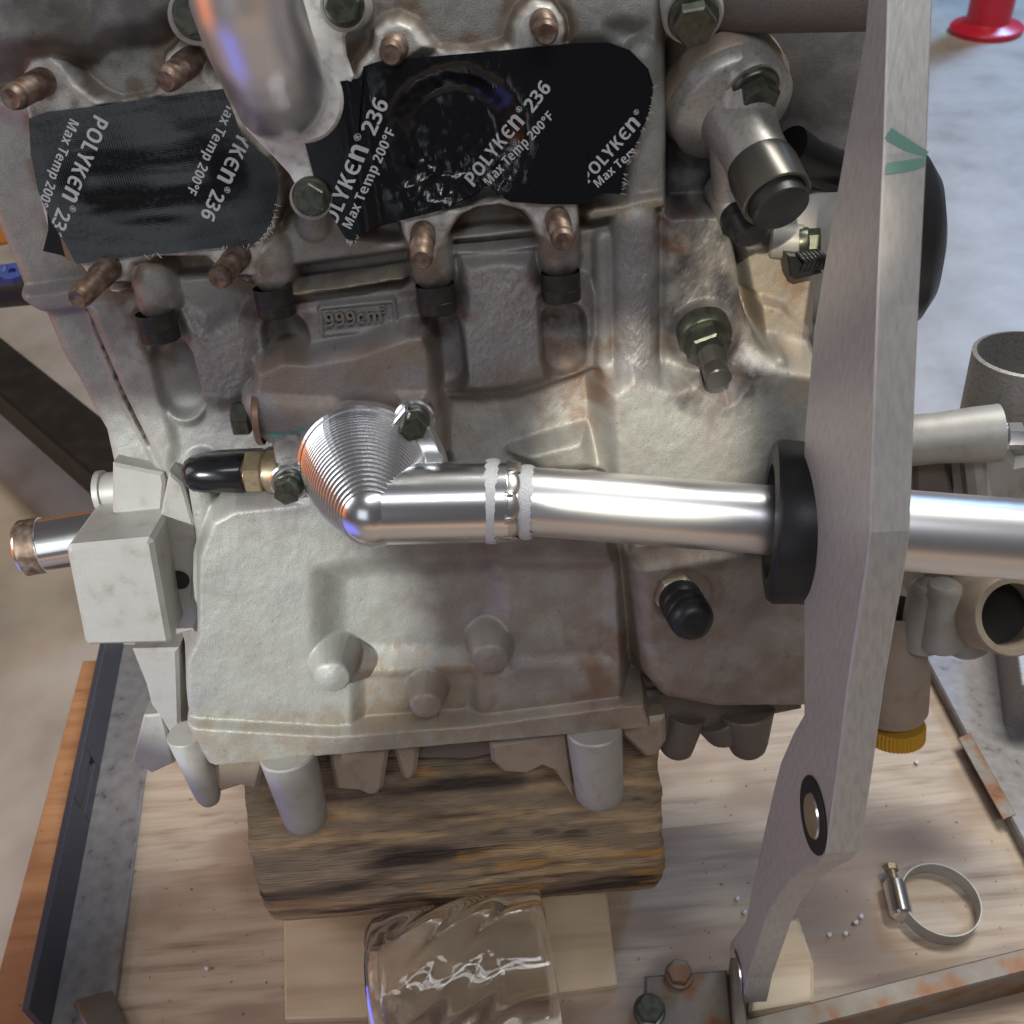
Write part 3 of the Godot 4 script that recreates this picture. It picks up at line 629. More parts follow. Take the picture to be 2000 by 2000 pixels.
	# machined white faces of the port flanges, brown fillets round them
	for f in [PackedVector2Array([Vector2(-0.1544, 0.1796), Vector2(-0.1537, 0.1863), Vector2(-0.1481, 0.1911), Vector2(-0.1409, 0.1923), Vector2(-0.1362, 0.1894), Vector2(-0.1339, 0.1831), Vector2(-0.1292, 0.1781), Vector2(-0.1234, 0.1753), Vector2(-0.1116, 0.1765), Vector2(-0.1070, 0.1801), Vector2(-0.1038, 0.1887), Vector2(-0.0982, 0.1929), Vector2(-0.0921, 0.1918), Vector2(-0.0892, 0.1875), Vector2(-0.0888, 0.1811), Vector2(-0.0857, 0.1727), Vector2(-0.0731, 0.1549), Vector2(-0.0724, 0.1409), Vector2(-0.0801, 0.1252), Vector2(-0.0835, 0.1180), Vector2(-0.0858, 0.1120), Vector2(-0.0911, 0.1092), Vector2(-0.0980, 0.1125), Vector2(-0.1040, 0.1202), Vector2(-0.1224, 0.1218), Vector2(-0.1299, 0.1202), Vector2(-0.1331, 0.1129), Vector2(-0.1377, 0.1095), Vector2(-0.1431, 0.1107), Vector2(-0.1471, 0.1149), Vector2(-0.1505, 0.1220), Vector2(-0.1589, 0.1320), Vector2(-0.1583, 0.1534), Vector2(-0.1545, 0.1734)]), PackedVector2Array([Vector2(-0.0342, 0.1855), Vector2(-0.0326, 0.1904), Vector2(-0.0286, 0.1932), Vector2(-0.0235, 0.1942), Vector2(-0.0184, 0.1917), Vector2(-0.0154, 0.1863), Vector2(-0.0118, 0.1823), Vector2(-0.0012, 0.1808), Vector2(0.0095, 0.1817), Vector2(0.0133, 0.1833), Vector2(0.0143, 0.1877), Vector2(0.0173, 0.1928), Vector2(0.0225, 0.1958), Vector2(0.0286, 0.1947), Vector2(0.0322, 0.1891), Vector2(0.0327, 0.1847), Vector2(0.0311, 0.1811), Vector2(0.0361, 0.1775), Vector2(0.0390, 0.1625), Vector2(0.0371, 0.1405), Vector2(0.0341, 0.1282), Vector2(0.0345, 0.1216), Vector2(0.0326, 0.1162), Vector2(0.0273, 0.1133), Vector2(0.0218, 0.1153), Vector2(0.0185, 0.1174), Vector2(0.0167, 0.1222), Vector2(0.0131, 0.1267), Vector2(0.0052, 0.1296), Vector2(-0.0029, 0.1292), Vector2(-0.0092, 0.1270), Vector2(-0.0131, 0.1226), Vector2(-0.0164, 0.1175), Vector2(-0.0201, 0.1131), Vector2(-0.0248, 0.1122), Vector2(-0.0289, 0.1159), Vector2(-0.0315, 0.1221), Vector2(-0.0317, 0.1265), Vector2(-0.0464, 0.1278), Vector2(-0.0530, 0.1392), Vector2(-0.0534, 0.1567), Vector2(-0.0469, 0.1728), Vector2(-0.0385, 0.1819)])]:
		tint(inset(f, -0.0055), Color(0.27, 0.2, 0.14), 0.9, 2.5, 70.0, 61)
		tint(inset(f, 0.0004), Color(0.74, 0.73, 0.7), 1.0, 0.7, 130.0, 62)
	for k in 3:
		var q := PackedVector2Array([Vector2(-0.1565, 0.1027), Vector2(-0.1545, 0.0909), Vector2(-0.1516, 0.0726), Vector2(-0.1460, 0.0447)])
		var sd := (q[k + 1] - q[k]).orthogonal().normalized() * 0.0006
		tint(PackedVector2Array([q[k] + sd, q[k + 1] + sd, q[k + 1] - sd, q[k] - sd]), Color(0.09, 0.06, 0.045), 1.0, 0.5, 200.0, 68)
	tint(PackedVector2Array([Vector2(-0.1556, 0.2523), Vector2(-0.0742, 0.2463), Vector2(-0.0893, 0.1906), Vector2(-0.1029, 0.1917), Vector2(-0.1332, 0.1885), Vector2(-0.1767, 0.1880)]), Color(0.14, 0.135, 0.13), 0.9, 6, 40.0, 63)  # shade over the top of the head, painted as a dark colour
	for b in PackedVector2Array([Vector2(-0.1284, 0.0963), Vector2(-0.0830, 0.1021), Vector2(-0.0223, 0.0977), Vector2(0.0259, 0.0983)]): tint(circle(b + Vector2(0, -0.004), 0.013), Color(0.2, 0.15, 0.12), 0.7, 5, 120.0, 64)
	tint(PackedVector2Array([Vector2(-0.0811, 0.1051), Vector2(-0.0500, 0.1063), Vector2(-0.0320, 0.1074), Vector2(-0.0317, 0.1037), Vector2(-0.0505, 0.1022), Vector2(-0.0814, 0.1010)]), Color(0.5, 0.42, 0.3), 0.9, 1.5, 120.0, 65)
	tint(PackedVector2Array([Vector2(0.0351, 0.1243), Vector2(0.0399, 0.1263), Vector2(0.0664, 0.1284), Vector2(0.0670, 0.1228), Vector2(0.0377, 0.1198)]), Color(0.5, 0.42, 0.3), 0.8, 1.5, 120.0, 66)
	# paint-pen marks
	tint(PackedVector2Array([Vector2(-0.0937, 0.0526), Vector2(-0.0847, 0.0526), Vector2(-0.0766, 0.0553), Vector2(-0.0761, 0.0535), Vector2(-0.0850, 0.0509), Vector2(-0.0935, 0.0500)]), Color(0.12, 0.4, 0.31), 0.9, 0.7, 200.0, 67)
	# small dark pits
	var pits := noise(330.0, 1, 71)
	for k in NX * NY:
		var i := k % NX
		var j := k / NX
		if pits.get_noise_2d(XL[j] + XD[j] * i, fy(j)) > 0.9: C[k] = C[k].darkened(0.35)


func field_mesh(j0: int, j1: int, skirt_bottom: bool) -> MB:
	var mb := MB.new()
	for j in range(j0, j1 + 1):
		for i in NX:
			var o := j * NX + i
			var x := XL[j] + XD[j] * i
			var i0 := maxi(i - 1, 0)
			var i1 := mini(i + 1, NX - 1)
			var k0 := maxi(j - 1, 0)
			var k1 := mini(j + 1, NY - 1)
			var gx := (H[j * NX + i1] - H[j * NX + i0]) / (XD[j] * (i1 - i0))
			var ya := Vector2(XL[k0] + XD[k0] * i, fy(k0))
			var yb := Vector2(XL[k1] + XD[k1] * i, fy(k1))
			var gy := (H[k1 * NX + i] - H[k0 * NX + i] - gx * (yb.x - ya.x)) / (yb.y - ya.y)
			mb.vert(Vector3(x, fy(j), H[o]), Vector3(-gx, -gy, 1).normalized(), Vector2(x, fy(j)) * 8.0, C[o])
	for j in j1 - j0:
		for i in NX - 1:
			var a := j * NX + i
			var b := a + 1
			var c := a + NX + 1
			var d := a + NX
			mb.ix.append_array(PackedInt32Array([a, d, c, a, c, b]))
	# the sides go back into the engine
	var deep := [0.0, -0.004, -0.02, -0.05, -0.085]
	var sides := [[range(j0, j1 + 1).map(func(q): return [q, 0]), Vector3(-1, 0, 0)]]
	if skirt_bottom: sides.append([range(0, NX, 2).map(func(q): return [j0, q]), Vector3(0, -1, 0)])
	for sd in sides:
		var first := mb.v.size()
		for at in sd[0]:
			var o: int = at[0] * NX + at[1]
			var p := Vector3(XL[at[0]] + XD[at[0]] * at[1], fy(at[0]), H[o])
			for k in deep.size(): mb.vert(Vector3(p.x, p.y, minf(p.z + deep[k] * 0.5, p.z) if k < 2 else minf(p.z - 0.004, deep[k])), sd[1], Vector2.ZERO, C[o])
		for q in sd[0].size() - 1:
			for k in deep.size() - 1:
				var a: int = first + q * deep.size() + k
				mb.quad(a, a + 1, a + deep.size() + 1, a + deep.size())
	return mb

# ------------------------------------------------------------------ duct tape
var TN := []
func tape_z(k: int, p: Vector2) -> float:
	if TN.is_empty(): TN = [noise(55.0, 3, 5), noise(150.0, 3, 6, FastNoiseLite.TYPE_SIMPLEX_SMOOTH, FastNoiseLite.FRACTAL_RIDGED), noise(22.0, 2, 8)]
	var z := 0.0136
	if k == 0:
		var c := PackedVector2Array([Vector2(-0.1167, 0.1509), Vector2(-0.1516, 0.2094)])[0]
		var q := (p - c) / Vector2(0.024, 0.022)
		z -= 0.0012 * smoothstep(1.0, 0.0, q.length())
		z += 0.0017 * exp(-pow((p.y - c.y + 0.004 + p.x * 0.03) / 0.0085, 2.0)) * smoothstep(1.5, 0.7, absf(q.x)) - 0.0006 * exp(-pow((p.y - c.y + 0.012) / 0.005, 2.0)) * smoothstep(1.3, 0.5, q.length())
		z += 0.00012 * TN[0].get_noise_2d(p.x * 0.4, p.y * 2.0) + 0.0004 * TN[2].get_noise_2d(p.x, p.y)
	else:
		var c := PackedVector2Array([Vector2(-0.0081, 0.1556), Vector2(-0.1516, 0.2094)])[0]
		z += 0.0062 * smoothstep(PackedVector2Array([Vector2(-0.0364, 0.1521), Vector2(-0.1512, 0.2094)])[0].x, PackedVector2Array([Vector2(-0.0444, 0.1528), Vector2(-0.1512, 0.2094)])[0].x, p.x)
		var q := (p - c) / Vector2(0.025, 0.0235)
		var l := q.length()
		z -= 0.0075 * smoothstep(1.05, 0.55, l)
		z += 0.0004 * exp(-pow((l - 1.2) / 0.15, 2.0))
		var low := smoothstep(0.006, -0.016, p.y - c.y) * smoothstep(1.5, 0.8, l)
		z += low * 0.0011 * (TN[1].get_noise_2d(p.x * 0.45, p.y * 0.3)) + 0.0008 * TN[0].get_noise_2d(p.x, p.y) * smoothstep(1.6, 0.9, l)
	return z

func nearest(p: Vector2, poly: PackedVector2Array) -> Vector2:
	var best := p
	var d := 1e9
	for i in poly.size():
		var q := Geometry2D.get_closest_point_to_segment(p, poly[i], poly[(i + 1) % poly.size()])
		if q.distance_squared_to(p) < d:
			d = q.distance_squared_to(p); best = q
	return best

# a thin flexible sheet cut to an outline
func sheet(poly: PackedVector2Array, k: int, lift: float, step := 0.0009, turn := 0.0) -> MB:
	var mb := MB.new()
	var bb := box_of(poly, step)
	var nx := int((bb[1].x - bb[0].x) / step) + 1
	var ny := int((bb[1].y - bb[0].y) / step) + 1
	var inn := PackedByteArray()
	var id := PackedInt32Array()
	for j in ny:
		for i in nx:
			var p: Vector2 = bb[0] + Vector2(i, j) * step
			var sd := sdist(p, poly)
			inn.append(1 if sd >= 0.0 else 0)
			if sd < -step * 1.5: id.append(-1); continue
			if sd < 0.0: p = nearest(p, poly)
			var e := 0.0005
			var gx := (tape_z(k, p + Vector2(e, 0)) - tape_z(k, p - Vector2(e, 0))) / (2 * e)
			var gy := (tape_z(k, p + Vector2(0, e)) - tape_z(k, p - Vector2(0, e))) / (2 * e)
			id.append(mb.vert(Vector3(p.x, p.y, tape_z(k, p) + lift), Vector3(-gx, -gy, 1).normalized(), p.rotated(turn)))
	for j in ny - 1:
		for i in nx - 1:
			var o := j * nx + i
			if inn[o] + inn[o + 1] + inn[o + nx] + inn[o + nx + 1] == 0: continue
			if id[o] < 0 or id[o + 1] < 0 or id[o + nx] < 0 or id[o + nx + 1] < 0: continue
			mb.quad(id[o], id[o + 1], id[o + nx + 1], id[o + nx])
	# cut edge
	var n := poly.size()
	for i in n:
		var a := poly[i]
		var b := poly[(i + 1) % n]
		var m := maxi(1, int(a.distance_to(b) / 0.003))
		for q in m:
			var s := a.lerp(b, float(q) / m)
			var t := a.lerp(b, float(q + 1) / m)
			var e := (t - s).normalized()
			var nn := Vector3(-e.y, e.x, 0)
			var f := mb.vert(Vector3(s.x, s.y, tape_z(k, s) + lift), nn)
			mb.vert(Vector3(t.x, t.y, tape_z(k, t) + lift), nn)
			mb.vert(Vector3(t.x, t.y, tape_z(k, t) + lift - 0.0006), nn)
			mb.vert(Vector3(s.x, s.y, tape_z(k, s) + lift - 0.0006), nn)
			mb.quad(f, f + 1, f + 2, f + 3)
	return mb

func glyphs(s: String, bold := true) -> Array:
	var t := TextMesh.new()
	var f := SystemFont.new()
	f.font_names = PackedStringArray(["Droid Sans"])
	f.font_weight = 700 if bold else 400
	t.font = f; t.text = s; t.font_size = 48; t.pixel_size = 0.01; t.depth = 0.0; t.curve_step = 1.0
	t.horizontal_alignment = HORIZONTAL_ALIGNMENT_LEFT
	var a := t.get_mesh_arrays()
	return [a[Mesh.ARRAY_VERTEX], a[Mesh.ARRAY_INDEX], t.get_aabb()]

# printed words that follow the tape: runs of [text, scale, raise]; cap height in metres
func lettering(runs: Array, at: Vector2, to: Vector2, k: int, lift: float, clip: PackedVector2Array, parent: Node3D, called := "printed_text") -> void:
	var dir := (to - at).normalized()
	var up := Vector2(-dir.y, dir.x)
	var mb := MB.new()
	var x := 0.0
	var total := 0.0
	for run in runs: total += glyphs(run[0])[2].size.x / 0.343 * run[1] + 0.16 * run[1]
	var cap := at.distance_to(to) / (total - 0.16)
	at -= up * cap * 0.42
	for run in runs:
		var g := glyphs(run[0])
		var bb: AABB = g[2]
		var s: float = cap / 0.343 * run[1]
		var base: float = glyphs("H")[2].position.y
		var idx = g[1]
		var todo := []
		var vs: PackedVector3Array = g[0]
		var count: int = idx.size() if idx != null and idx.size() else vs.size()
		for q in range(0, count, 3):
			var tr := []
			for w in 3:
				var v3: Vector3 = vs[idx[q + w]] if idx != null and idx.size() else vs[q + w]
				tr.append(at + dir * (x + (v3.x - bb.position.x) * s) + up * ((v3.y - base) * s + run[2] * cap))
			todo.append(tr)
		while todo.size():
			var tr = todo.pop_back()
			var l := [tr[0].distance_to(tr[1]), tr[1].distance_to(tr[2]), tr[2].distance_to(tr[0])]
			var m := 0 if l[0] >= l[1] and l[0] >= l[2] else (1 if l[1] >= l[2] else 2)
			if l[m] > 0.0012:
				var mid: Vector2 = (tr[m] + tr[(m + 1) % 3]) * 0.5
				todo.append([tr[m], mid, tr[(m + 2) % 3]]); todo.append([mid, tr[(m + 1) % 3], tr[(m + 2) % 3]])
				continue
			if sdist((tr[0] + tr[1] + tr[2]) / 3.0, clip) < 0.0003: continue
			var f := mb.v.size()
			for p in tr: mb.vert(Vector3(p.x, p.y, tape_z(k, p) + lift + 0.00025), Vector3.BACK)
			mb.tri(f, f + 1, f + 2)
		x += bb.size.x * s + cap * 0.16 * run[1]
	if mb.v.size(): part(called, mb, M.print, parent)

func brandline(num := "236") -> Array:
	return [["POLYK", 1.0, 0.0], ["Є", 1.0, 0.0], ["n", 1.3, 0.0], ["®", 0.42, 0.75]] + ([[num, 1.0, 0.0]] if num == "" else [[" ", 1.0, 0.0], [num, 1.0, 0.0]])

func frays(poly: PackedVector2Array, k: int, segs: Array, parent: Node3D) -> void:
	var mb := MB.new()
	for sg in segs:
		for q in sg[1]:
			var i: int = sg[0]
			var a := poly[i].lerp(poly[(i + 1) % poly.size()], rng.randf())
			var e := (poly[(i + 1) % poly.size()] - poly[i]).normalized()
			var o := Vector2(-e.y, e.x) if sdist(a + Vector2(-e.y, e.x) * 0.001, poly) < 0.0 else Vector2(e.y, -e.x)
			var d := (o + e * rng.randf_range(-0.9, 0.9)).normalized() * rng.randf_range(0.0006, 0.0022)
			var z := tape_z(k, a)
			var p0 := Vector3(a.x, a.y, z)
			tube(mb, [p0 - Vector3(d.x, d.y, 0) * 0.3, p0 + Vector3(d.x * 0.5, d.y * 0.5, rng.randf_range(0.0, 0.0008)), p0 + Vector3(d.x, d.y, rng.randf_range(-0.0006, 0.001))], [0.00011, 0.0001, 0.00006], 5, false)
	part("frayed_threads", mb, M.thread, parent).set_meta("kind", "stuff")

# ------------------------------------------------------------------ small hardware
func hexbolt(called: String, parent: Node3D, at: Vector3, dir: Vector3, af: float, h: float, m: Material, washer := 1.35, turn := 0.3) -> void:
	dir = dir.normalized()
	var mb := MB.new()
	if washer > 0.0: lathe(mb, at, dir, [Vector2(-0.002, af * washer * 0.5), Vector2(h * 0.16, af * washer * 0.5), Vector2(h * 0.26, af * washer * 0.47), Vector2(h * 0.32, af * 0.5), Vector2(h * 0.32, 0)], 28)
	prism(mb, ngon(6, af * 0.577, turn), Transform3D(frame(dir), at), h * 0.2, h, af * 0.05)
	part(called, mb, m, parent)

func stud(parent: Node3D, a: Vector3, b: Vector3, r: float) -> void:
	var mb := MB.new()
	var l := a.distance_to(b)
	var prof := [Vector2(-0.004, r * 1.08), Vector2(l * 0.3, r * 1.08), Vector2(l * 0.36, r * 0.96)]
	var t := l * 0.42
	while t < l - 0.004:
		prof.append(Vector2(t, r)); prof.append(Vector2(t + 0.0005, r * 0.93)); t += 0.001
	prof.append_array([Vector2(l - 0.0032, r * 0.99), Vector2(l - 0.0012, r * 0.9), Vector2(l, r * 0.72), Vector2(l - 0.0004, r * 0.4), Vector2(l - 0.0007, 0)])
	lathe(mb, a, b - a, prof, 26)
	part("stud", mb, M.stud, parent)

func lug(mb: MB, a: Vector3, b: Vector3, r0: float, r1: float) -> void:
	var l := a.distance_to(b)
	lathe(mb, a, b - a, [Vector2(0, 0), Vector2(0, r0 * 0.94), Vector2(0.0008, r0), Vector2(l * 0.75, lerpf(r0, r1, 0.75)), Vector2(l * 0.9, r1), Vector2(l * 0.97, r1 * 0.8), Vector2(l, r1 * 0.45), Vector2(l + 0.0005, 0)], 26, 0.01)

func _ready() -> void:
	# ---- camera, surroundings, lamps, added fill lights
	var cam := Camera3D.new()
	cam.name = "camera"
	cam.transform = Transform3D(Basis(Vector3(0.9962, -0.0650, 0.0581), Vector3(0.0872, 0.7426, -0.6640), Vector3(-0.0000, 0.6665, 0.7455)), Vector3(-0.0000, 0.2939, 0.3288))
	cam.fov = 53.02
	cam.near = 0.05
	cam.far = 60.0
	cam.current = true
	var ca := CameraAttributesPhysical.new()
	ca.frustum_focal_length = 24.06
	ca.frustum_near = 0.05
	ca.frustum_far = 60.0
	ca.frustum_focus_distance = 0.41
	ca.exposure_aperture = 16.0
	cam.attributes = ca
	add_child(cam)
	var we := WorldEnvironment.new()
	we.name = "surroundings"
	var env := Environment.new()
	env.background_mode = Environment.BG_COLOR
	env.background_color = lin(0.062, 0.058, 0.06)
	env.tonemap_mode = Environment.TONE_MAPPER_LINEAR
	env.tonemap_exposure = 1.27
	env.sdfgi_enabled = true; env.ssao_enabled = true; env.ssil_enabled = true
	we.environment = env
	add_child(we)
	lamp("ceiling_light", Vector3(0.25, 1.7, 1.15), Vector3(0, -0.05, 0), Vector2(1.3, 0.2), 0.86, Color(0.97, 0.98, 1.0))
	lamp("ceiling_light_back", Vector3(0.8, 2.0, -0.7), Vector3(0.1, 0, 0), Vector2(1.2, 0.3), 3.5, Color(1.0, 0.99, 0.96))
	spot("daylight", Vector3(2.3, 1.6, -2.6), BE.inverse() * Vector3(1.15, FLOOR, -1.5), 27.0, 8.2, Color(0.56, 0.76, 1.0), 0.5, 0.35)
	lamp("tape_sheen_fill", Vector3(-0.48, 0.26, 0.93), Vector3(-0.13, 0.15, -0.02), Vector2(0.42, 0.4), 0.045, Color(0.93, 0.97, 1.0))  # unseen panel added for a soft sheen on the left tape
	lamp("side_fill", Vector3(-1.5, 0.75, 0.25), Vector3(0.1, 0, 0.05), Vector2(0.6, 0.8), 0.46, Color(0.97, 0.98, 1.0))  # unseen fill added to brighten faces turned to the left
	lamp("amber_reflection_fill", Vector3(-0.7, 0.08, 0.06), Vector3(-0.1, 0.03, 0.05), Vector2(0.34, 0.36), 0.03, Color(1.0, 0.5, 0.1))  # unseen orange panel added to reflect in the milled hood
	lamp("blue_reflection_fill", Vector3(-0.46, -0.26, 0.22), Vector3(-0.12, 0.03, 0.05), Vector2(0.3, 0.24), 0.017, Color(0.2, 0.3, 1.0))  # unseen blue panel added to tint reflections on the elbow
	lamp("warm_reflection_fill", Vector3(0.1, -0.32, 0.75), Vector3(0.0, 0, 0.05), Vector2(1.1, 0.14), 0.014, Color(1.0, 0.76, 0.6))  # unseen warm strip added for the brown band mirrored along the pipe
	spot("floor_fill", Vector3(-1.3, 1.8, -0.2), BE.inverse() * Vector3(-0.75, FLOOR, -0.75), 24.0, 0.55, Color(1.0, 0.78, 0.48), 0.8, 0.2)  # unseen spot added to warm and brighten the left floor
	spot("lit_patch_spot", Vector3(-0.75, 0.6, 0.95), Vector3(-0.1502, -0.0213, 0.0200), 3.85, 1.4, Color(0.98, 1.0, 0.985), 0.05, 0.008)  # unseen narrow spot added; its cone edge imitates a shadow edge
	spot("lit_patch_spot", Vector3(-0.1, 0.75, 0.8), Vector3(0.0568, 0.0367, 0.0150), 2.3, 1.0, Color(1.0, 0.98, 0.9), 0.25, 0.01)  # unseen spot added to make the lit patch on the right crankcase
	spot("lit_patch_spot", Vector3(-0.1, 0.75, 0.8), Vector3(0.1093, 0.0834, -0.0150), 1.7, 0.8, Color(1.0, 0.95, 0.85), 0.15, 0.01)  # unseen spot added for a second lit patch, higher up
	make_materials()
	build_ground()
	build_dolly()
	build_engine()
	build_tapes()
	build_plate()
	build_clutter()

func lamp(called: String, at: Vector3, to: Vector3, size: Vector2, energy: float, col: Color) -> void:
	var l := AreaLight3D.new()
	l.name = called
	l.area_size = size
	l.light_energy = energy
	l.light_color = col
	l.shadow_enabled = true
	l.area_range = 12.0
	l.transform = Transform3D(Basis.looking_at((to - at).normalized(), Vector3.UP), at)
	add_child(l)

func spot(called: String, at: Vector3, to_e: Vector3, half: float, energy: float, col: Color, soft: float, size := 0.03) -> void:
	var l := SpotLight3D.new()
	l.name = numbered(called)
	l.spot_angle = half
	l.spot_angle_attenuation = soft
	l.spot_range = 6.0
	l.light_energy = energy
	l.light_color = col
	l.light_size = size
	l.shadow_enabled = true
	l.transform = Transform3D(Basis.looking_at((BE * to_e - at).normalized(), Vector3.UP), at)
	add_child(l, true)

func quadprism(mb: MB, q: PackedVector2Array, y0: float, y1: float, ch := 0.001, uvk := 1.6) -> void:    # a slab whose outline is given as (x, z) on the ground
	prism(mb, PackedVector2Array(Array(q).map(func(w): return Vector2(w.x, -w.y))), Transform3D(Basis(Vector3.RIGHT, -PI / 2), Vector3.ZERO), y0, y1, ch, uvk)

const FLOOR := -0.44
const BOARD := -0.265

func build_ground() -> void:
	var mb := MB.new()
	mb.flat([Vector3(-8, FLOOR, -8), Vector3(8, FLOOR, -8), Vector3(8, FLOOR, 3), Vector3(-8, FLOOR, 3)], Vector3.UP)
	single("floor", mb, M.floor, "", "", Vector3(0, FLOOR, 0))

func build_dolly() -> void:
	# plywood deck
	var d := thing("plywood_deck", "worn plywood deck of the dolly under the engine, grey-brown with an orange-brown left edge", "plywood board", Vector3(0, BOARD, 0.05))
	var o := PackedVector2Array([Vector2(-0.3199, -0.1754), Vector2(-0.3071, 0.1124), Vector2(0.2785, 0.1776), Vector2(0.3151, -0.1558)])
	var mb := MB.new()
	quadprism(mb, o, BOARD - 0.018, BOARD, 0.0008, 2.2)
	part("deck", mb, M.ply, d)
	var e := MB.new()
	quadprism(e, PackedVector2Array([Vector2(-0.3199, -0.1737), Vector2(-0.3066, 0.1131), Vector2(-0.2598, 0.1120), Vector2(-0.2908, -0.1704)]), BOARD + 0.0002, BOARD + 0.0022, 0.0006, 2.2)
	part("edge_strip", e, M.edge, d, "orange-brown wooden strip along the left edge")
	for cp in [Vector2(-0.2, 0.1), Vector2(0.2, 0.1), Vector2(-0.2, -0.12), Vector2(0.2, -0.12)]:
		mb = MB.new()
		block(mb, Vector3(cp.x, BOARD - 0.05, cp.y), Vector3(0.05, 0.062, 0.05), Basis(), 0.002)
		lathe(mb, Vector3(cp.x - 0.012, FLOOR + 0.05, cp.y), Vector3(1, 0, 0), [Vector2(0, 0), Vector2(0, 0.046), Vector2(0.003, 0.05), Vector2(0.021, 0.05), Vector2(0.024, 0.046), Vector2(0.024, 0)], 28)
		part("caster", mb, M.blacksteel, d)
	# left rail: an angle iron with its leg standing on the left
	var r := thing("steel_rail", "pitted dark angle-iron rail with a slot, lying along the left edge of the plywood", "steel rail", Vector3(-0.2847, -0.2620, -0.0219))
	mb = MB.new()
	quadprism(mb, PackedVector2Array([Vector2(-0.2942, -0.1836), Vector2(-0.2714, 0.0988), Vector2(-0.2349, 0.1018), Vector2(-0.2626, -0.1799)]), BOARD + 0.0024, BOARD + 0.0054, 0.0008, 3.0)
	part("flange", mb, M.steel, r)
	mb = MB.new()
	var p0: Vector3 = Vector3(-0.2929, -0.2610, -0.1826)
	var p1: Vector3 = Vector3(-0.2709, -0.2610, 0.0915)
	var along := (p1 - p0)
	var L := along.length()
	var fr := Transform3D(Basis(along.normalized(), Vector3.UP, along.normalized().cross(Vector3.UP)), p0)
	var s0 := L * 0.40
	var s1 := L * 0.54
	for seg in [[0.0, s0, 0.0, 0.031], [s1, L, 0.0, 0.031], [s0, s1, 0.0, 0.011], [s0, s1, 0.0185, 0.031]]:
		prism(mb, PackedVector2Array([Vector2(seg[0], seg[2]), Vector2(seg[1], seg[2]), Vector2(seg[1], seg[3]), Vector2(seg[0], seg[3])]), fr, -0.002, 0.002, 0.0004)
	part("upright_leg", mb, M.navy, r)
	# right rail
	r = thing("steel_rail", "rust-stained flat steel rail along the right edge of the plywood", "steel rail", Vector3(0.2757, -0.2620, -0.0389))
	mb = MB.new()
	quadprism(mb, PackedVector2Array([Vector2(0.2669, -0.1234), Vector2(0.2755, 0.0519), Vector2(0.3491, 0.0588), Vector2(0.3428, -0.1240)]), BOARD + 0.0004, BOARD + 0.009, 0.0012, 3.0)
	part("flange", mb, M.steel, r)
	mb = MB.new()
	quadprism(mb, PackedVector2Array([Vector2(0.2650, -0.0389), Vector2(0.2691, 0.0191), Vector2(0.2776, 0.0165), Vector2(0.2736, -0.0419)]), BOARD + 0.009, BOARD + 0.0094, 0.0003, 3.0)
	part("rust_scale", mb, M.rust, r)
	mb = MB.new()
	var w0: Vector3 = Vector3(0.3096, -0.2400, -0.0833)
	block(mb, w0 + Vector3(0.03, 0.0, 0.0), Vector3(0.06, 0.05, 0.1), Basis(Vector3.UP, -0.3), 0.001)
	part("stop_plate", mb, M.grey, r)
	# front crossbar and its bracket
	r = thing("steel_crossbar", "grey steel bar with a brown rusty front running slanted across the lower right corner", "steel bar", Vector3(0.1744, -0.2550, 0.1134))
	mb = MB.new()
	var c0: Vector3 = Vector3(0.0878, -0.2370, 0.1288)
	var c1: Vector3 = Vector3(0.2613, -0.2370, 0.1022)
	var al := (c1 - c0).normalized()
	var cb := Basis(al, Vector3.UP, al.cross(Vector3.UP))
	prism(mb, PackedVector2Array([Vector2(-0.3, -0.028), Vector2(0.0095, -0.028), Vector2(0.0095, 0), Vector2(-0.3, 0)]), Transform3D(Basis(Vector3.UP, 0) * cb * Basis(Vector3.UP, PI / 2), c1), -c0.distance_to(c1), 0.02, 0.0008)
	mb = MB.new()
	prism(mb, PackedVector2Array([Vector2(0, -0.028), Vector2(0.22, -0.028), Vector2(0.22, 0), Vector2(0, 0)]), Transform3D(cb, c0), -0.004, 0.007, 0.0008, 8.0)
	part("bar", mb, M.rust, r)
	r = thing("foot_bracket", "rusty green-grey steel bracket with bolts clamping the plate leg at the bottom edge", "steel bracket", Vector3(0.0658, -0.2620, 0.1038))
	mb = MB.new()
	quadprism(mb, PackedVector2Array([Vector2(0.0471, 0.0966), Vector2(0.0901, 0.0971), Vector2(0.0853, 0.1424), Vector2(0.0412, 0.1412)]), BOARD + 0.001, BOARD + 0.024, 0.0015, 4.0)
	part("bracket_body", mb, M.rust, r)
	mb = MB.new()
	quadprism(mb, PackedVector2Array([Vector2(0.0914, 0.0956), Vector2(0.0954, 0.0971), Vector2(0.0917, 0.1383), Vector2(0.0840, 0.1391)]), BOARD + 0.001, BOARD + 0.034, 0.0008, 4.0)
	part("side_cheek", mb, M.rust, r)
	hexbolt("bolt", r, Vector3(0.0648, -0.2410, 0.0984), Vector3(0.0, 1, 0.1), 0.011, 0.008, M.rust)
	hexbolt("bolt", r, Vector3(0.0469, -0.2410, 0.1146), Vector3(0.0, 1, 0.2), 0.012, 0.008, M.bolt)
	# yellowed wood scrap beside the foot
	mb = MB.new()
	quadprism(mb, PackedVector2Array([Vector2(0.1048, 0.0955), Vector2(0.1198, 0.0674), Vector2(0.1370, 0.0661), Vector2(0.1383, 0.0916), Vector2(0.1324, 0.1129), Vector2(0.0974, 0.1158)]), BOARD + 0.0004, BOARD + 0.010, 0.002, 3.0)
	single("wood_scrap", mb, M.pine, "small yellowed wood scrap beside the foot of the aluminium plate", "wood scrap", Vector3(0.1246, -0.2650, 0.0859))
	# log and the pale board under it
	mb = MB.new()
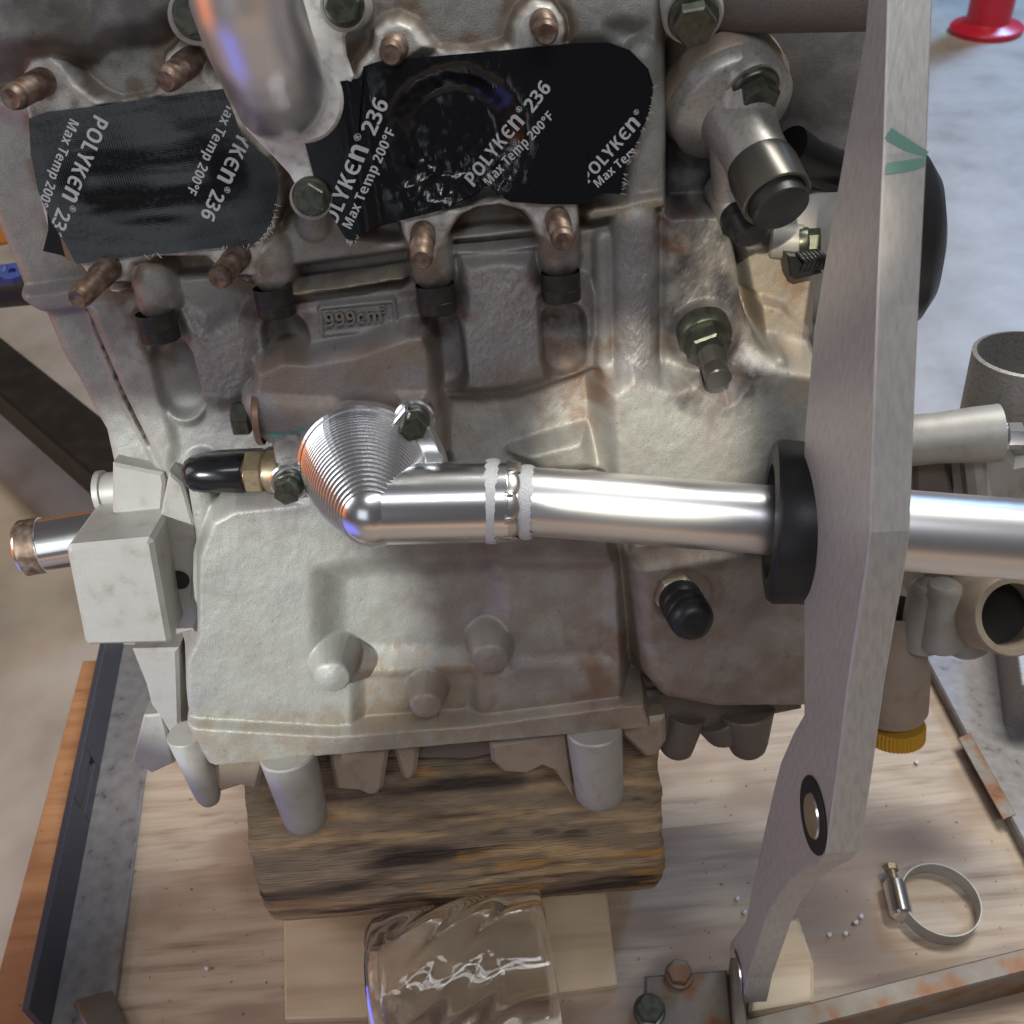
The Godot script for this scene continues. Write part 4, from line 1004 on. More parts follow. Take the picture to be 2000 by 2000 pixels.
	var sx := 220
	var sa := 200
	var n3 := noise(1.0, 2, 103, FastNoiseLite.TYPE_SIMPLEX_SMOOTH, FastNoiseLite.FRACTAL_RIDGED)
	var x0: float = Vector3(-0.1442, -0.1765, 0.0500).x
	var x1: float = Vector3(0.0619, -0.1549, 0.0600).x
	var n1 := noise(1.0, 4, 101)
	var n2 := noise(1.0, 3, 102)
	var cy := -0.195
	var cz := -0.0055
	for i in sx + 1:
		var f := float(i) / sx
		var x := lerpf(x0, x1, f)
		for a in sa + 1:
			var t := TAU * a / sa
			var ca := cos(t) * 3.0
			var sn := sin(t) * 3.0
			var g := n1.get_noise_3d(x * 9.0, ca * 2.2, sn * 2.2)
			var g2 := n2.get_noise_3d(x * 40.0, ca * 8.0, sn * 8.0)
			var lr := 0.0695 + 0.0022 * n2.get_noise_3d(x * 6.0, ca * 0.4, sn * 0.4) + 0.0012 * g + 0.0006 * g2
			var crack := smoothstep(0.72, 0.93, n3.get_noise_3d(x * 4.0, ca * 1.5, sn * 1.5) + 0.12 * g2)
			lr -= 0.0022 * crack
			var endr := minf(minf(f, 1.0 - f) / 0.02, 1.0)
			lr -= 0.003 * (1.0 - endr) * (1.0 - endr)
			var ragged := 0.0022 * n1.get_noise_2d(ca * 0.8, sn * 0.8 + (0 if f < 0.5 else 9)) * smoothstep(0.03, 0.0, minf(f, 1.0 - f))
			var col := Color(0.25, 0.185, 0.12).lerp(Color(0.54, 0.36, 0.19), smoothstep(-0.1, 0.5, g + 0.3 * g2))
			col = col.lerp(Color(0.055, 0.035, 0.025), smoothstep(0.08, 0.4, n2.get_noise_3d(x * 7.0 + 4.0, ca * 1.1, sn * 1.1) + 0.25 * g))
			col = col.lerp(Color(0.5, 0.26, 0.07), smoothstep(0.25, 0.5, n1.get_noise_3d(x * 14.0 + 9.0, ca * 1.3, sn * 1.3)) * 0.8)
			col = col.lerp(Color(0.4, 0.31, 0.2), smoothstep(0.1, 0.5, n1.get_noise_3d(x * 5.0 + 40.0, ca * 0.9, sn * 0.9)) * 0.6)
			col = col.lerp(Color(0.045, 0.03, 0.02), crack * 0.65) * (1.0 + 0.28 * n2.get_noise_3d(x * 22.0, ca * 16.0, sn * 16.0))
			mb.vert(Vector3(x + ragged, cy + cos(t) * lr, cz + sin(t) * lr), Vector3(0, cos(t) - 0.25 * g2 * cos(t + 1.0), sin(t) - 0.3 * g2).normalized(), Vector2(x * 9.0, t * 1.2), col)
	for i in sx:
		for a in sa:
			var q := i * (sa + 1) + a
			mb.quad(q, q + 1, q + sa + 2, q + sa + 1)
	for e2 in [0, sx]:
		var nn := Vector3(-1 if e2 == 0 else 1, 0, 0)
		var cc := mb.vert(Vector3(x0 if e2 == 0 else x1, cy, cz), nn, Vector2.ZERO, Color(0.3, 0.2, 0.12))
		var ff := mb.v.size()
		for a in sa + 1: mb.vert(mb.v[e2 * (sa + 1) + a], nn, Vector2.ZERO, Color(0.28, 0.18, 0.1))
		for a in sa: mb.tri(cc, ff + a, ff + a + 1)
	single("timber_log", mb, M.log, "weathered brown log with orange bare patches propping up the engine", "log", Vector3(0, BOARD, 0))
	mb = MB.new()
	quadprism(mb, PackedVector2Array([Vector2(-0.1532, 0.0098), Vector2(0.0350, 0.0275), Vector2(0.0341, 0.0926), Vector2(-0.0224, 0.0952), Vector2(-0.0982, 0.0980), Vector2(-0.1428, 0.0955)]), BOARD + 0.0004, BOARD + 0.007, 0.001, 2.2)
	single("pine_board", mb, M.pine, "pale yellow pine board lying flat under the log", "board", Vector3(-0.03, BOARD, 0.05))

# ------------------------------------------------------------------ engine
func build_engine() -> void:
	sculpt()
	var g := thing("engine", "aluminium engine with taped ports and a polished coolant pipe, propped on a log", "engine", Vector3(0, -0.1005, 0), true)
	var jh := int((0.1135 - FY0) / (FY1 - FY0) * (NY - 1))
	var jc := int((0.034 - FY0) / (FY1 - FY0) * (NY - 1))
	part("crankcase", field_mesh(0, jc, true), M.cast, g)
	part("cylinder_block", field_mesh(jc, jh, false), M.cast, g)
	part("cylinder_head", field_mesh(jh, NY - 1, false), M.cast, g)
	# raised displacement mark
	var mb := MB.new()
	var tm := glyphs("999cm", false)
	var at: Vector3 = Vector3(-0.0653, 0.0893, 0.0042)
	var ri: Vector3 = (Vector3(-0.0409, 0.0893, 0.0042) - at).normalized()
	for gl in [["999cm", 0.0, 0.0, 0.0053], ["3", 0.0216, 0.0032, 0.0034]]:
		var t := TextMesh.new()
		var f := SystemFont.new()
		f.font_names = PackedStringArray(["Droid Sans"])
		f.font_weight = 700
		t.font = f; t.text = gl[0]; t.font_size = 48; t.pixel_size = 0.01; t.depth = 0.12; t.curve_step = 2.0; t.horizontal_alignment = HORIZONTAL_ALIGNMENT_LEFT
		var a := t.get_mesh_arrays()
		var k: float = gl[3] / 0.343
		var base: float = glyphs("H")[2].position.y
		var vs: PackedVector3Array = a[Mesh.ARRAY_VERTEX]
		var ns: PackedVector3Array = a[Mesh.ARRAY_NORMAL]
		var x0: float = t.get_aabb().position.x
		var up := Vector3.BACK.cross(ri)
		var b := Basis(ri, up, Vector3.BACK)
		var off := mb.v.size()
		for q in vs.size(): mb.vert(at + b * (Vector3(vs[q].x - x0, vs[q].y - base, vs[q].z) * k + Vector3(gl[1], gl[2], 0)), b * ns[q])
		var id = a[Mesh.ARRAY_INDEX]
		for q in range(0, id.size() if id else vs.size(), 3):
			if id: mb.tri(off + id[q], off + id[q + 1], off + id[q + 2])
			else: mb.tri(off + q, off + q + 1, off + q + 2)
	part("raised_lettering", mb, M.castmid, g)
	# exhaust studs
	for s in [[Vector3(-0.1453, 0.1840, 0.0120), Vector3(-0.1489, 0.1807, 0.0330)], [Vector3(-0.0951, 0.1861, 0.0120), Vector3(-0.0993, 0.1819, 0.0310)], [Vector3(-0.1391, 0.1203, 0.0120), Vector3(-0.1450, 0.1150, 0.0340)], [Vector3(-0.0915, 0.1206, 0.0120), Vector3(-0.0953, 0.1174, 0.0330)], [Vector3(-0.0256, 0.1853, 0.0120), Vector3(-0.0265, 0.1836, 0.0240)], [Vector3(0.0247, 0.1885, 0.0120), Vector3(0.0246, 0.1857, 0.0260)], [Vector3(-0.0235, 0.1229, 0.0120), Vector3(-0.0238, 0.1183, 0.0340)], [Vector3(0.0257, 0.1238, 0.0120), Vector3(0.0261, 0.1202, 0.0330)]]:
		stud(g, s[0], s[1], 0.0043)
	# cap bolts hanging below the head
	for q in [Vector3(-0.1276, 0.0987, 0.0130), Vector3(-0.0823, 0.1042, 0.0120), Vector3(-0.0215, 0.1002, 0.0130), Vector3(0.0260, 0.1007, 0.0130)]:
		mb = MB.new()
		lathe(mb, q + Vector3(0, 0.003, -0.0045), Vector3(0, -1, 0), [Vector2(0, 0.0074), Vector2(0.0055, 0.0074), Vector2(0.0058, 0.0072), Vector2(0.0062, 0.0072), Vector2(0.0064, 0.0074), Vector2(0.0104, 0.0074), Vector2(0.011, 0.0068), Vector2(0.011, 0.0042), Vector2(0.008, 0.004), Vector2(0.008, 0)], 30)
		part("cap_bolt", mb, M.blacksteel, g)
	water_bracket(g)
	for s in [[Vector3(0.0761, 0.1946, 0.0000), Vector3(0.0737, 0.1849, 0.0220)]]:
		mb = MB.new()
		lathe(mb, s[0], s[1] - s[0], [Vector2(-0.01, 0.0105), Vector2((s[1] - s[0]).length() - 0.006, 0.0102), Vector2((s[1] - s[0]).length() - 0.0045, 0.0094), Vector2((s[1] - s[0]).length() - 0.0045, 0)], 30)
		part("bolt_boss", mb, M.castpart, g)
		hexbolt("flange_bolt", g, s[1] - (s[1] - s[0]).normalized() * 0.0045, s[1] - s[0], 0.0125, 0.008, M.bolt, 1.35, 0.1)
	valve_housing(g)
	fittings(g)
	coolant_pipe(g)
	side_bracket(g)
	sump(g)
	right_side(g)

func water_bracket(g: Node3D) -> void:
	# white bracket plate with three bolt ears and the old bent tube pressed into it
	var w := PackedVector2Array([Vector2(-0.0332, 0.2090), Vector2(-0.0335, 0.1987), Vector2(-0.0358, 0.1943), Vector2(-0.0391, 0.1928), Vector2(-0.0415, 0.1899), Vector2(-0.0418, 0.1840), Vector2(-0.0403, 0.1776), Vector2(-0.0443, 0.1715), Vector2(-0.0511, 0.1639), Vector2(-0.0559, 0.1543), Vector2(-0.0566, 0.1466), Vector2(-0.0547, 0.1418), Vector2(-0.0539, 0.1377), Vector2(-0.0574, 0.1339), Vector2(-0.0618, 0.1336), Vector2(-0.0655, 0.1357), Vector2(-0.0669, 0.1397), Vector2(-0.0654, 0.1441), Vector2(-0.0670, 0.1484), Vector2(-0.0712, 0.1542), Vector2(-0.0789, 0.1639), Vector2(-0.0819, 0.1742), Vector2(-0.0834, 0.1811), Vector2(-0.0845, 0.1890), Vector2(-0.0876, 0.1900), Vector2(-0.0918, 0.1927), Vector2(-0.0938, 0.1989), Vector2(-0.0910, 0.2039), Vector2(-0.0856, 0.2072), Vector2(-0.0792, 0.2140)])
	var mb := MB.new()
	prism(mb, w, Transform3D(), 0.014, 0.0185, 0.0008)
	var br := part("pipe_bracket", mb, M.white, g, "white oxidised bracket plate with three bolt ears")
	mb = MB.new()
	for q in [[Vector3(-0.0607, 0.1397, 0.0170), 0.0074], [Vector3(-0.0403, 0.1986, 0.0170), 0.0075], [Vector3(-0.0886, 0.1994, 0.0170), 0.0085]]:
		mb = MB.new()
		lathe(mb, Vector3(q[0].x, q[0].y, -0.002), Vector3.BACK, [Vector2(0, q[1] * 1.05), Vector2(0.022, q[1]), Vector2(0.0226, q[1] * 0.96), Vector2(0.0226, 0)], 30)
		part("ear", mb, M.castpart, br)
	for q in [[Vector3(-0.0602, 0.1405, 0.0200), 0.0098, 0.4], [Vector3(-0.0399, 0.1992, 0.0200), 0.0098, 0.1], [Vector3(-0.0877, 0.2000, 0.0200), 0.011, 0.2]]:
		hexbolt("flange_bolt", br, q[0], Vector3.BACK, q[1], 0.0072, M.bolt, 1.38, q[2])
	mb = MB.new()
	var pts := []
	var rad := []
	var key := [Vector3(-0.0563, 0.2427, 0.0640), Vector3(-0.0619, 0.2182, 0.0600), Vector3(-0.0644, 0.2029, 0.0550), Vector3(-0.0641, 0.1916, 0.0470), Vector3(-0.0639, 0.1842, 0.0380), Vector3(-0.0643, 0.1777, 0.0270), Vector3(-0.0665, 0.1734, 0.0120)]
	var cv := Curve3D.new()
	for k in key.size():
		var tg: Vector3 = (key[mini(k + 1, key.size() - 1)] - key[maxi(k - 1, 0)]) / 6.0
		cv.add_point(key[k], -tg, tg)
	for k in 40:
		pts.append(cv.sample_baked(cv.get_baked_length() * k / 39.0)); rad.append(0.0162)
	tube(mb, pts, rad, 36)
	part("bent_tube", mb, M.oldtube, g, "dull grey bent metal tube entering the bracket")
	mb = MB.new()
	var rc: Vector3 = Vector3(-0.0586, 0.1728, 0.0190)
	lathe(mb, Vector3(rc.x, rc.y, 0.0165), Vector3(0.05, -0.05, 1), [Vector2(0, 0.0142), Vector2(0.006, 0.0142), Vector2(0.0075, 0.013), Vector2(0.0075, 0.0)], 36)
	part("tube_collar", mb, M.white, br)

func valve_housing(g: Node3D) -> void:
	var a: Vector3 = Vector3(0.0893, 0.1648, -0.0160)
	var b: Vector3 = Vector3(0.0993, 0.1308, 0.0300)
	var d := (b - a).normalized()
	var fr := frame(d)
	var mb := MB.new()
	# main round body with a stepped flange
	var c: Vector3 = a.lerp(b, 0.42)
	lathe(mb, c - d * 0.05, d, [Vector2(0, 0.0215), Vector2(0.03, 0.0225), Vector2(0.0305, 0.024), Vector2(0.037, 0.024), Vector2(0.038, 0.0232), Vector2(0.038, 0.0)], 44)
	var v := part("valve_housing", mb, M.castbrown, g, "cast valve housing with two round openings capped black")
	mb = MB.new()
	var f0: Vector3 = c - d * 0.0125
	lathe(mb, f0, d, [Vector2(0, 0.0232), Vector2(0.006, 0.0226), Vector2(0.0075, 0.021), Vector2(0.011, 0.0135), Vector2(0.026, 0.0114), Vector2(0.046, 0.0114), Vector2(0.0465, 0.0112)], 44)
	# arm with the upper screw boss and the lower plug boss
	var p1: Vector3 = Vector3(0.0977, 0.1606, 0.0100)
	var p2: Vector3 = Vector3(0.0961, 0.1155, 0.0080)
	lathe(mb, p1 - d * 0.03, d, [Vector2(0, 0.0118), Vector2(0.026, 0.0112), Vector2(0.028, 0.0104), Vector2(0.028, 0)], 34)
	lathe(mb, p2 - d * 0.02, d, [Vector2(0, 0.0095), Vector2(0.014, 0.0092), Vector2(0.016, 0.0085), Vector2(0.016, 0)], 30)
	var web := MB.new()
	tube(mb, [p1 - d * 0.012, c + d * 0.004, p2 - d * 0.01], [0.0108, 0.0125, 0.0088], 28)
	part("cover", mb, M.machined, v)
	hexbolt("flange_bolt", v, p1 - d * 0.002, d, 0.0128, 0.0075, M.bolt, 1.42, 0.5)
	mb = MB.new()
	var e: Vector3 = f0 + d * 0.046
	lathe(mb, e - d * 0.012, d, [Vector2(0, 0.0118), Vector2(0.004, 0.0125), Vector2(0.0165, 0.0122), Vector2(0.017, 0.0116), Vector2(0.0165, 0.0104), Vector2(0.0155, 0.01)], 40, 0.006)
	part("cap_ring", mb, M.darkmetal, v, "dark metal ring of the large cap")
	mb = MB.new()
	lathe(mb, e - d * 0.012, d, [Vector2(0.0150, 0.0101), Vector2(0.021, 0.0098), Vector2(0.022, 0.0086), Vector2(0.022, 0)], 40, 0.012)
	part("black_cap", mb, M.rubber, v, "large black plastic cap")
	mb = MB.new()
	lathe(mb, p2 - d * 0.006, d, [Vector2(0, 0.0088), Vector2(0.0045, 0.0088), Vector2(0.005, 0.0072), Vector2(0.0115, 0.0066), Vector2(0.0125, 0.0055), Vector2(0.0125, 0)], 30, 0.01)
	part("black_cap", mb, M.rubber, v, "small black plug below the large cap")
	# black strap running right behind the plate
	mb = MB.new()
	tube(mb, [Vector3(0.1182, 0.1368, -0.0180), Vector3(0.1265, 0.1314, -0.0220), Vector3(0.1368, 0.1259, -0.0300), Vector3(0.1505, 0.1192, -0.0400), Vector3(0.1699, 0.1045, -0.0550)], [0.009, 0.0085, 0.009, 0.0095, 0.01], 20)
	part("rubber_strap", mb, M.gloss, g)

func fittings(g: Node3D) -> void:
	# plug bolt and copper washer on the left end of the thermostat housing
	var b: Vector3 = Vector3(-0.0966, 0.0576, 0.0120)
	var d := Vector3(-1, 0.06, 0.05).normalized()
	var mb := MB.new()
	lathe(mb, b, d, [Vector2(-0.002, 0.0110), Vector2(0.0002, 0.0110), Vector2(0.0007, 0.0104), Vector2(0.0007, 0)], 34)
	part("copper_washer", mb, M.copper, g)
	hexbolt("plug_bolt", g, b + d * 0.001, d, 0.0122, 0.0085, M.bolt, 0.0, 0.2)
	# brass sensor with its black cap
	var s0: Vector3 = Vector3(-0.0935, 0.0335, 0.0120)
	var s1: Vector3 = Vector3(-0.1309, 0.0350, 0.0090)
	d = (s1 - s0).normalized()
	mb = MB.new()
	lathe(mb, s0, d, [Vector2(-0.002, 0.0088), Vector2(0.003, 0.0088), Vector2(0.0032, 0.0074), Vector2(0.006, 0.0074)], 30)
	prism(mb, ngon(6, 0.0092, 0.5), Transform3D(frame(d), s0), 0.0045, 0.0115, 0.0006)
	lathe(mb, s0, d, [Vector2(0.011, 0.0068), Vector2(0.014, 0.0066), Vector2(0.014, 0)], 30)
	var sn := part("sensor", mb, M.brass, g, "brass sensor fitting with black cap left of the elbow")
	mb = MB.new()
	var L := (s1 - s0).length()
	lathe(mb, s0 + d * 0.0125, d, [Vector2(0, 0), Vector2(0, 0.0078), Vector2(0.001, 0.0084), Vector2(L - 0.021, 0.008), Vector2(L - 0.016, 0.0074), Vector2(L - 0.0133, 0.0056), Vector2(L - 0.0125, 0.003), Vector2(L - 0.0123, 0)], 34)
	part("black_cap", mb, M.gloss, sn)
	# pressure switch stud with its nut, upper right of the crankcase
	var a: Vector3 = Vector3(0.0802, 0.0743, 0.0130)
	d = Vector3(0.03, -0.42, 0.9).normalized()
	mb = MB.new()
	lathe(mb, a - d * 0.006, d, [Vector2(0, 0.0105), Vector2(0.006, 0.0105), Vector2(0.0068, 0.0098), Vector2(0.0068, 0)], 32)
	prism(mb, ngon(6, 0.0088, 0.35), Transform3D(frame(d), a), 0.0, 0.008, 0.0008)
	var sw := part("threaded_sensor", mb, M.bolt, g, "dark hex sensor with a rusty threaded end")
	mb = MB.new()
	var pr := [Vector2(0.008, 0.0046)]
	for k in 9:
		pr.append(Vector2(0.009 + k * 0.0009, 0.0051)); pr.append(Vector2(0.0094 + k * 0.0009, 0.0045))
	pr.append_array([Vector2(0.0175, 0.0051), Vector2(0.0225, 0.0051), Vector2(0.023, 0.0046), Vector2(0.023, 0)])
	lathe(mb, a, d, pr, 26)
	part("thread", mb, M.darkmetal, sw)
	# fitting with a black rubber cap, lower right
	a = Vector3(0.0664, -0.0328, 0.0250)
	d = (Vector3(0.0688, -0.0313, 0.0520) - a).normalized()
	mb = MB.new()
	prism(mb, ngon(6, 0.0098, 0.2), Transform3D(frame(d), a), -0.004, 0.0045, 0.0007)
	var ft := part("hose_fitting", mb, M.brasspale, g, "pale hex fitting with a black rubber cap below the pipe")
	mb = MB.new()
	lathe(mb, a + d * 0.004, d, [Vector2(0, 0), Vector2(0, 0.0086), Vector2(0.001, 0.0092), Vector2(0.006, 0.0092), Vector2(0.0075, 0.0082), Vector2(0.009, 0.009), Vector2(0.013, 0.0092), Vector2(0.0145, 0.0083), Vector2(0.0165, 0.0092), Vector2(0.019, 0.0088), Vector2(0.022, 0.0072), Vector2(0.0232, 0.004), Vector2(0.0226, 0.0012), Vector2(0.0226, 0)], 34)
	part("rubber_cap", mb, M.rubber, ft)

func hull_outline(c0: Vector2, r0: float, c1: Vector2, r1: float, n := 64) -> PackedVector2Array:
	var pts := PackedVector2Array()
	for k in n:
		pts.append(c0 + Vector2.from_angle(TAU * k / n) * r0); pts.append(c1 + Vector2.from_angle(TAU * k / n) * r1)
	var h := Geometry2D.convex_hull(pts)
	h.remove_at(h.size() - 1)
	return h

func coolant_pipe(g: Node3D) -> void:
	var ca: Vector3 = Vector3(-0.0525, 0.0283, 0.0390)              # ball end of the elbow
	var cb: Vector3 = Vector3(-0.0020, 0.0245, 0.0390)              # weld
	var cw: Vector3 = Vector3(0.0082, 0.0236, 0.0400)
	var cp: Vector3 = Vector3(0.1075, Vector3(0.1066, 0.0090, 0.0470).y, 0.047)
	var ce: Vector3 = Vector3(0.2333, -0.0117, 0.0520)
	var R := 0.0158
	# the drawn pipe: straight from the weld, slightly bent, through the plate
	var mb := MB.new()
	var cv := Curve3D.new()
	cv.add_point(cb + Vector3(0.004, 0, 0), Vector3.ZERO, (cw - cb) * 0.5)
	cv.add_point(Vector3(0.0238, 0.0217, 0.0410), Vector3(-0.012, 0.0006, 0), Vector3(0.02, -0.0022, 0.001))
	cv.add_point(cp, (cp - ce).normalized() * 0.03, (ce - cp).normalized() * 0.03)
	cv.add_point(ce, (cp - ce) * 0.3, Vector3.ZERO)
	var pts := []
	var rad := []
	for k in 90:
		var p := cv.sample_baked(cv.get_baked_length() * k / 89.0)
		pts.append(p)
		rad.append(0.0134 + 0.0024 * smoothstep(0.109, 0.122, p.x))
	tube(mb, pts, rad, 64)
	var pipe := part("coolant_pipe", mb, M.tubing, g, "polished aluminium coolant pipe running right through the plate")
	# flange plate with ears
	mb = MB.new()
	var fc: Vector3 = Vector3(-0.0557, 0.0372, 0.0240)
	var fz := 0.0192
	var ear1: Vector3 = Vector3(-0.0861, 0.0339, 0.0240)
	var ear2: Vector3 = Vector3(-0.0341, 0.0559, 0.0240)
	prism(mb, circle(Vector2(fc.x, fc.y), 0.0264, 72), Transform3D(), fz, fz + 0.0065, 0.0009)
	for e in [ear1, ear2]:
		lathe(mb, Vector3(e.x, e.y, fz - 0.0003), Vector3.BACK, [Vector2(0, 0.0079), Vector2(0.0060, 0.0079), Vector2(0.0068, 0.0071), Vector2(0.0068, 0.0)], 36)
		var to := Vector2(fc.x - e.x, fc.y - e.y).normalized()
		var sdv := Vector2(-to.y, to.x)
		var e2 := Vector2(e.x, e.y)
		prism(mb, PackedVector2Array([e2 + sdv * 0.0068, e2 - sdv * 0.0068, e2 + to * 0.009 - sdv * 0.0088, e2 + to * 0.009 + sdv * 0.0088]), Transform3D(), fz - 0.0005, fz + 0.0058, 0.0006)
	part("flange", mb, M.mill, pipe)
	for e in [[ear1, 0.25], [ear2, 0.1]]:
		hexbolt("flange_bolt", pipe, Vector3(e[0].x, e[0].y, fz + 0.0066), Vector3(0, -0.05, 1), 0.0092, 0.0082, M.bolt, 1.3, e[1])
	# hood milled in steps, one terrace per cutter pass
	mb = MB.new()
	var RH := R * 1.03
	var z0 := fz + 0.0065
	var z1 := ca.z + RH
	var steps := 27
	for k in steps:
		var za := lerpf(z0, z1, float(k) / steps)
		var zb := lerpf(z0, z1, float(k + 1) / steps)
		var zm := (za + zb) * 0.5
		var t := clampf((zm - z0) / (ca.z + RH * 0.72 - z0), 0.0, 1.0)
		if t >= 1.0: break
		var cc := Vector2(fc.x, fc.y).lerp(Vector2(ca.x, ca.y), pow(t, 1.55))
		var rb := sqrt(maxf(RH * RH - pow(zm - ca.z, 2.0), 0.0)) if absf(zm - ca.z) < RH else 0.0
		var rr := lerpf(0.0249, RH * 0.69, pow(t, 1.7))
		var poly: PackedVector2Array
		poly = hull_outline(cc, rr, Vector2(ca.x, ca.y), maxf(rb, rr * 0.8), 56)
		prism(mb, poly, Transform3D(), za, zb + 0.0002, minf((zb - za) * 0.25, 0.0004))
	var cap := []
	for k in 15: cap.append(Vector2(RH * cos(PI * 0.45 * (14 - k) / 14.0), RH * sin(PI * 0.45 * (14 - k) / 14.0)))
	lathe(mb, ca, Vector3.BACK, cap, 56)
	part("milled_hood", mb, M.mill, pipe)
	# ball end and the turned tube with its fine tool marks
	mb = MB.new()
	var dir := (cb - ca).normalized()
	var L := ca.distance_to(cb)
	var prof := []
	prof.append(Vector2(0.002, 0)); prof.append(Vector2(0.002, R))
	var x := 0.0025
	while x < L:
		prof.append(Vector2(x, R)); prof.append(Vector2(x + 0.0005, R - 0.00012)); x += 0.001
	lathe(mb, ca, dir, prof, 72)
	part("elbow_tube", mb, M.mill, pipe)
	# web between the tube and the upper ear
	mb = MB.new()
	var wp := PackedVector2Array([Vector2(-0.0369, 0.0623), Vector2(-0.0286, 0.0536), Vector2(-0.0243, 0.0399), Vector2(-0.0228, 0.0310), Vector2(-0.0471, 0.0289), Vector2(-0.0482, 0.0508)])
	prism(mb, wp, Transform3D(), fz, fz + 0.010, 0.0006)
	part("web", mb, M.mill, pipe)
	# weld bead: a row of overlapping puddles between two frosted bands
	mb = MB.new()
	var fb := frame(cw - cb)
	var fn := noise(1.0, 3, 55)
	for q in [[-0.0052, R + 0.0004, 1.0], [0.0078, 0.0142, 5.0]]:
		var i1 := mb.v.size()
		for k in 121:
			var t := TAU * k / 120.0
			var rd := fb.x * cos(t) + fb.y * sin(t)
			for w in 6:
				var f := w / 5.0
				var edge: float = 0.0026 + 0.0011 * fn.get_noise_3d(cos(t) * 5.0, sin(t) * 5.0, q[2] + (0.0 if f < 0.5 else 9.0)) + 0.0005 * fn.get_noise_3d(cos(t) * 22.0, sin(t) * 22.0, q[2] + (0.0 if f < 0.5 else 9.0))
				var h: float = q[1] + 0.0004 * sin(PI * clampf(f * 1.2 - 0.1, 0.0, 1.0)) - (0.0006 if w == 0 or w == 5 else 0.0)
				mb.vert(cb + fb.z * (q[0] + (f - 0.5) * 2.0 * edge) + rd * h, rd, Vector2(f, t))
		for k in 120:
			for w in 5: mb.quad(i1 + k * 6 + w, i1 + k * 6 + w + 1, i1 + (k + 1) * 6 + w + 1, i1 + (k + 1) * 6 + w)
	part("frosted_band", mb, M.weldwhite, pipe)
	mb = MB.new()
	var wd := (cw - cb).normalized()
	var wb := frame(wd)
	for k in 10:
		var t := TAU * k / 10.0 + 0.3
		var rd := wb.x * cos(t) + wb.y * sin(t)
		var cpos := cb + wd * 0.0014 + rd * 0.0143
		var b := Basis(wd, rd.cross(wd), rd)
		var i0 := mb.v.size()
		for u in 9:
			for w in 15:
				var ph := PI * 0.5 * u / 8.0
				var th := TAU * w / 14.0
				var nn := Vector3(cos(th) * sin(ph), sin(th) * sin(ph), cos(ph))
				mb.vert(cpos + b * (nn * Vector3(0.0046, 0.0062, 0.0011 + 0.00035 * cos(ph * 11.0))), (b * (nn / Vector3(0.0046, 0.0062, 0.0024))).normalized())
		for u in 8:
			for w in 14: mb.quad(i0 + u * 15 + w, i0 + u * 15 + w + 1, i0 + (u + 1) * 15 + w + 1, i0 + (u + 1) * 15 + w)
	lathe(mb, cb, wd, [Vector2(-0.003, R - 0.0006), Vector2(0.0055, 0.0136)], 48)
	part("weld_bead", mb, M.weld, pipe)

func side_bracket(g: Node3D) -> void:
	# pale cast mount at the left: an upper plate, a lower block and a side web with a hole
	var mb := MB.new()
	prism(mb, PackedVector2Array([Vector2(-0.1609, 0.0402), Vector2(-0.1417, 0.0337), Vector2(-0.1419, 0.0291), Vector2(-0.1485, 0.0081), Vector2(-0.1535, -0.0001), Vector2(-0.1708, 0.0016)]), Transform3D(), -0.05, 0.004, 0.0012)
	prism(mb, PackedVector2Array([Vector2(-0.1772, 0.0162), Vector2(-0.1751, 0.0179), Vector2(-0.1441, 0.0180), Vector2(-0.1426, 0.0160), Vector2(-0.1463, -0.0305), Vector2(-0.1475, -0.0319), Vector2(-0.1808, -0.0294), Vector2(-0.1815, -0.0273)]), Transform3D(), -0.03, 0.031, 0.0018)
	prism(mb, PackedVector2Array([Vector2(-0.1487, 0.0086), Vector2(-0.1369, 0.0368), Vector2(-0.1327, 0.0306), Vector2(-0.1317, 0.0008), Vector2(-0.1384, -0.0382), Vector2(-0.1516, -0.0413)]), Transform3D(), -0.04, 0.010, 0.001)
	var s := part("side_mount", mb, M.castpart, g, "pale cast mounting lug on the left")
	mb = MB.new()
	lathe(mb, Vector3(-0.1440, -0.0133, 0.0100), Vector3(0.0, 0, 1), [Vector2(-0.001, 0.0044), Vector2(0.0006, 0.0044), Vector2(0.0007, 0)], 24)
	part("bolt_hole", mb, M.hole, s)
	mb = MB.new()
	lathe(mb, Vector3(-0.1711, 0.0197, -0.0140), Vector3(-1, 0, 0), [Vector2(-0.01, 0.0085), Vector2(0.003, 0.0085), Vector2(0.0035, 0.0095), Vector2(0.006, 0.0095), Vector2(0.0066, 0.0075), Vector2(0.0066, 0)], 30)
	part("side_plug", mb, M.castpart, g)
	# output shaft
	var a: Vector3 = Vector3(-0.1657, 0.0023, -0.0100)
	var b: Vector3 = Vector3(-0.2132, 0.0009, -0.0040)
	mb = MB.new()
	var l := (b - a).length()
	lathe(mb, a, b - a, [Vector2(-0.03, 0.0115), Vector2(l - 0.010, 0.0115), Vector2(l - 0.0098, 0.0122), Vector2(l - 0.0015, 0.0122), Vector2(l, 0.011), Vector2(l, 0.0)], 44)
	part("output_shaft", mb, M.polish, g, "bright steel shaft end sticking out at the left")
	mb = MB.new()
	lathe(mb, a, b - a, [Vector2(l - 0.0096, 0.01225), Vector2(l - 0.0016, 0.01225)], 44)
	part("shaft_collar", mb, M.stud, g)

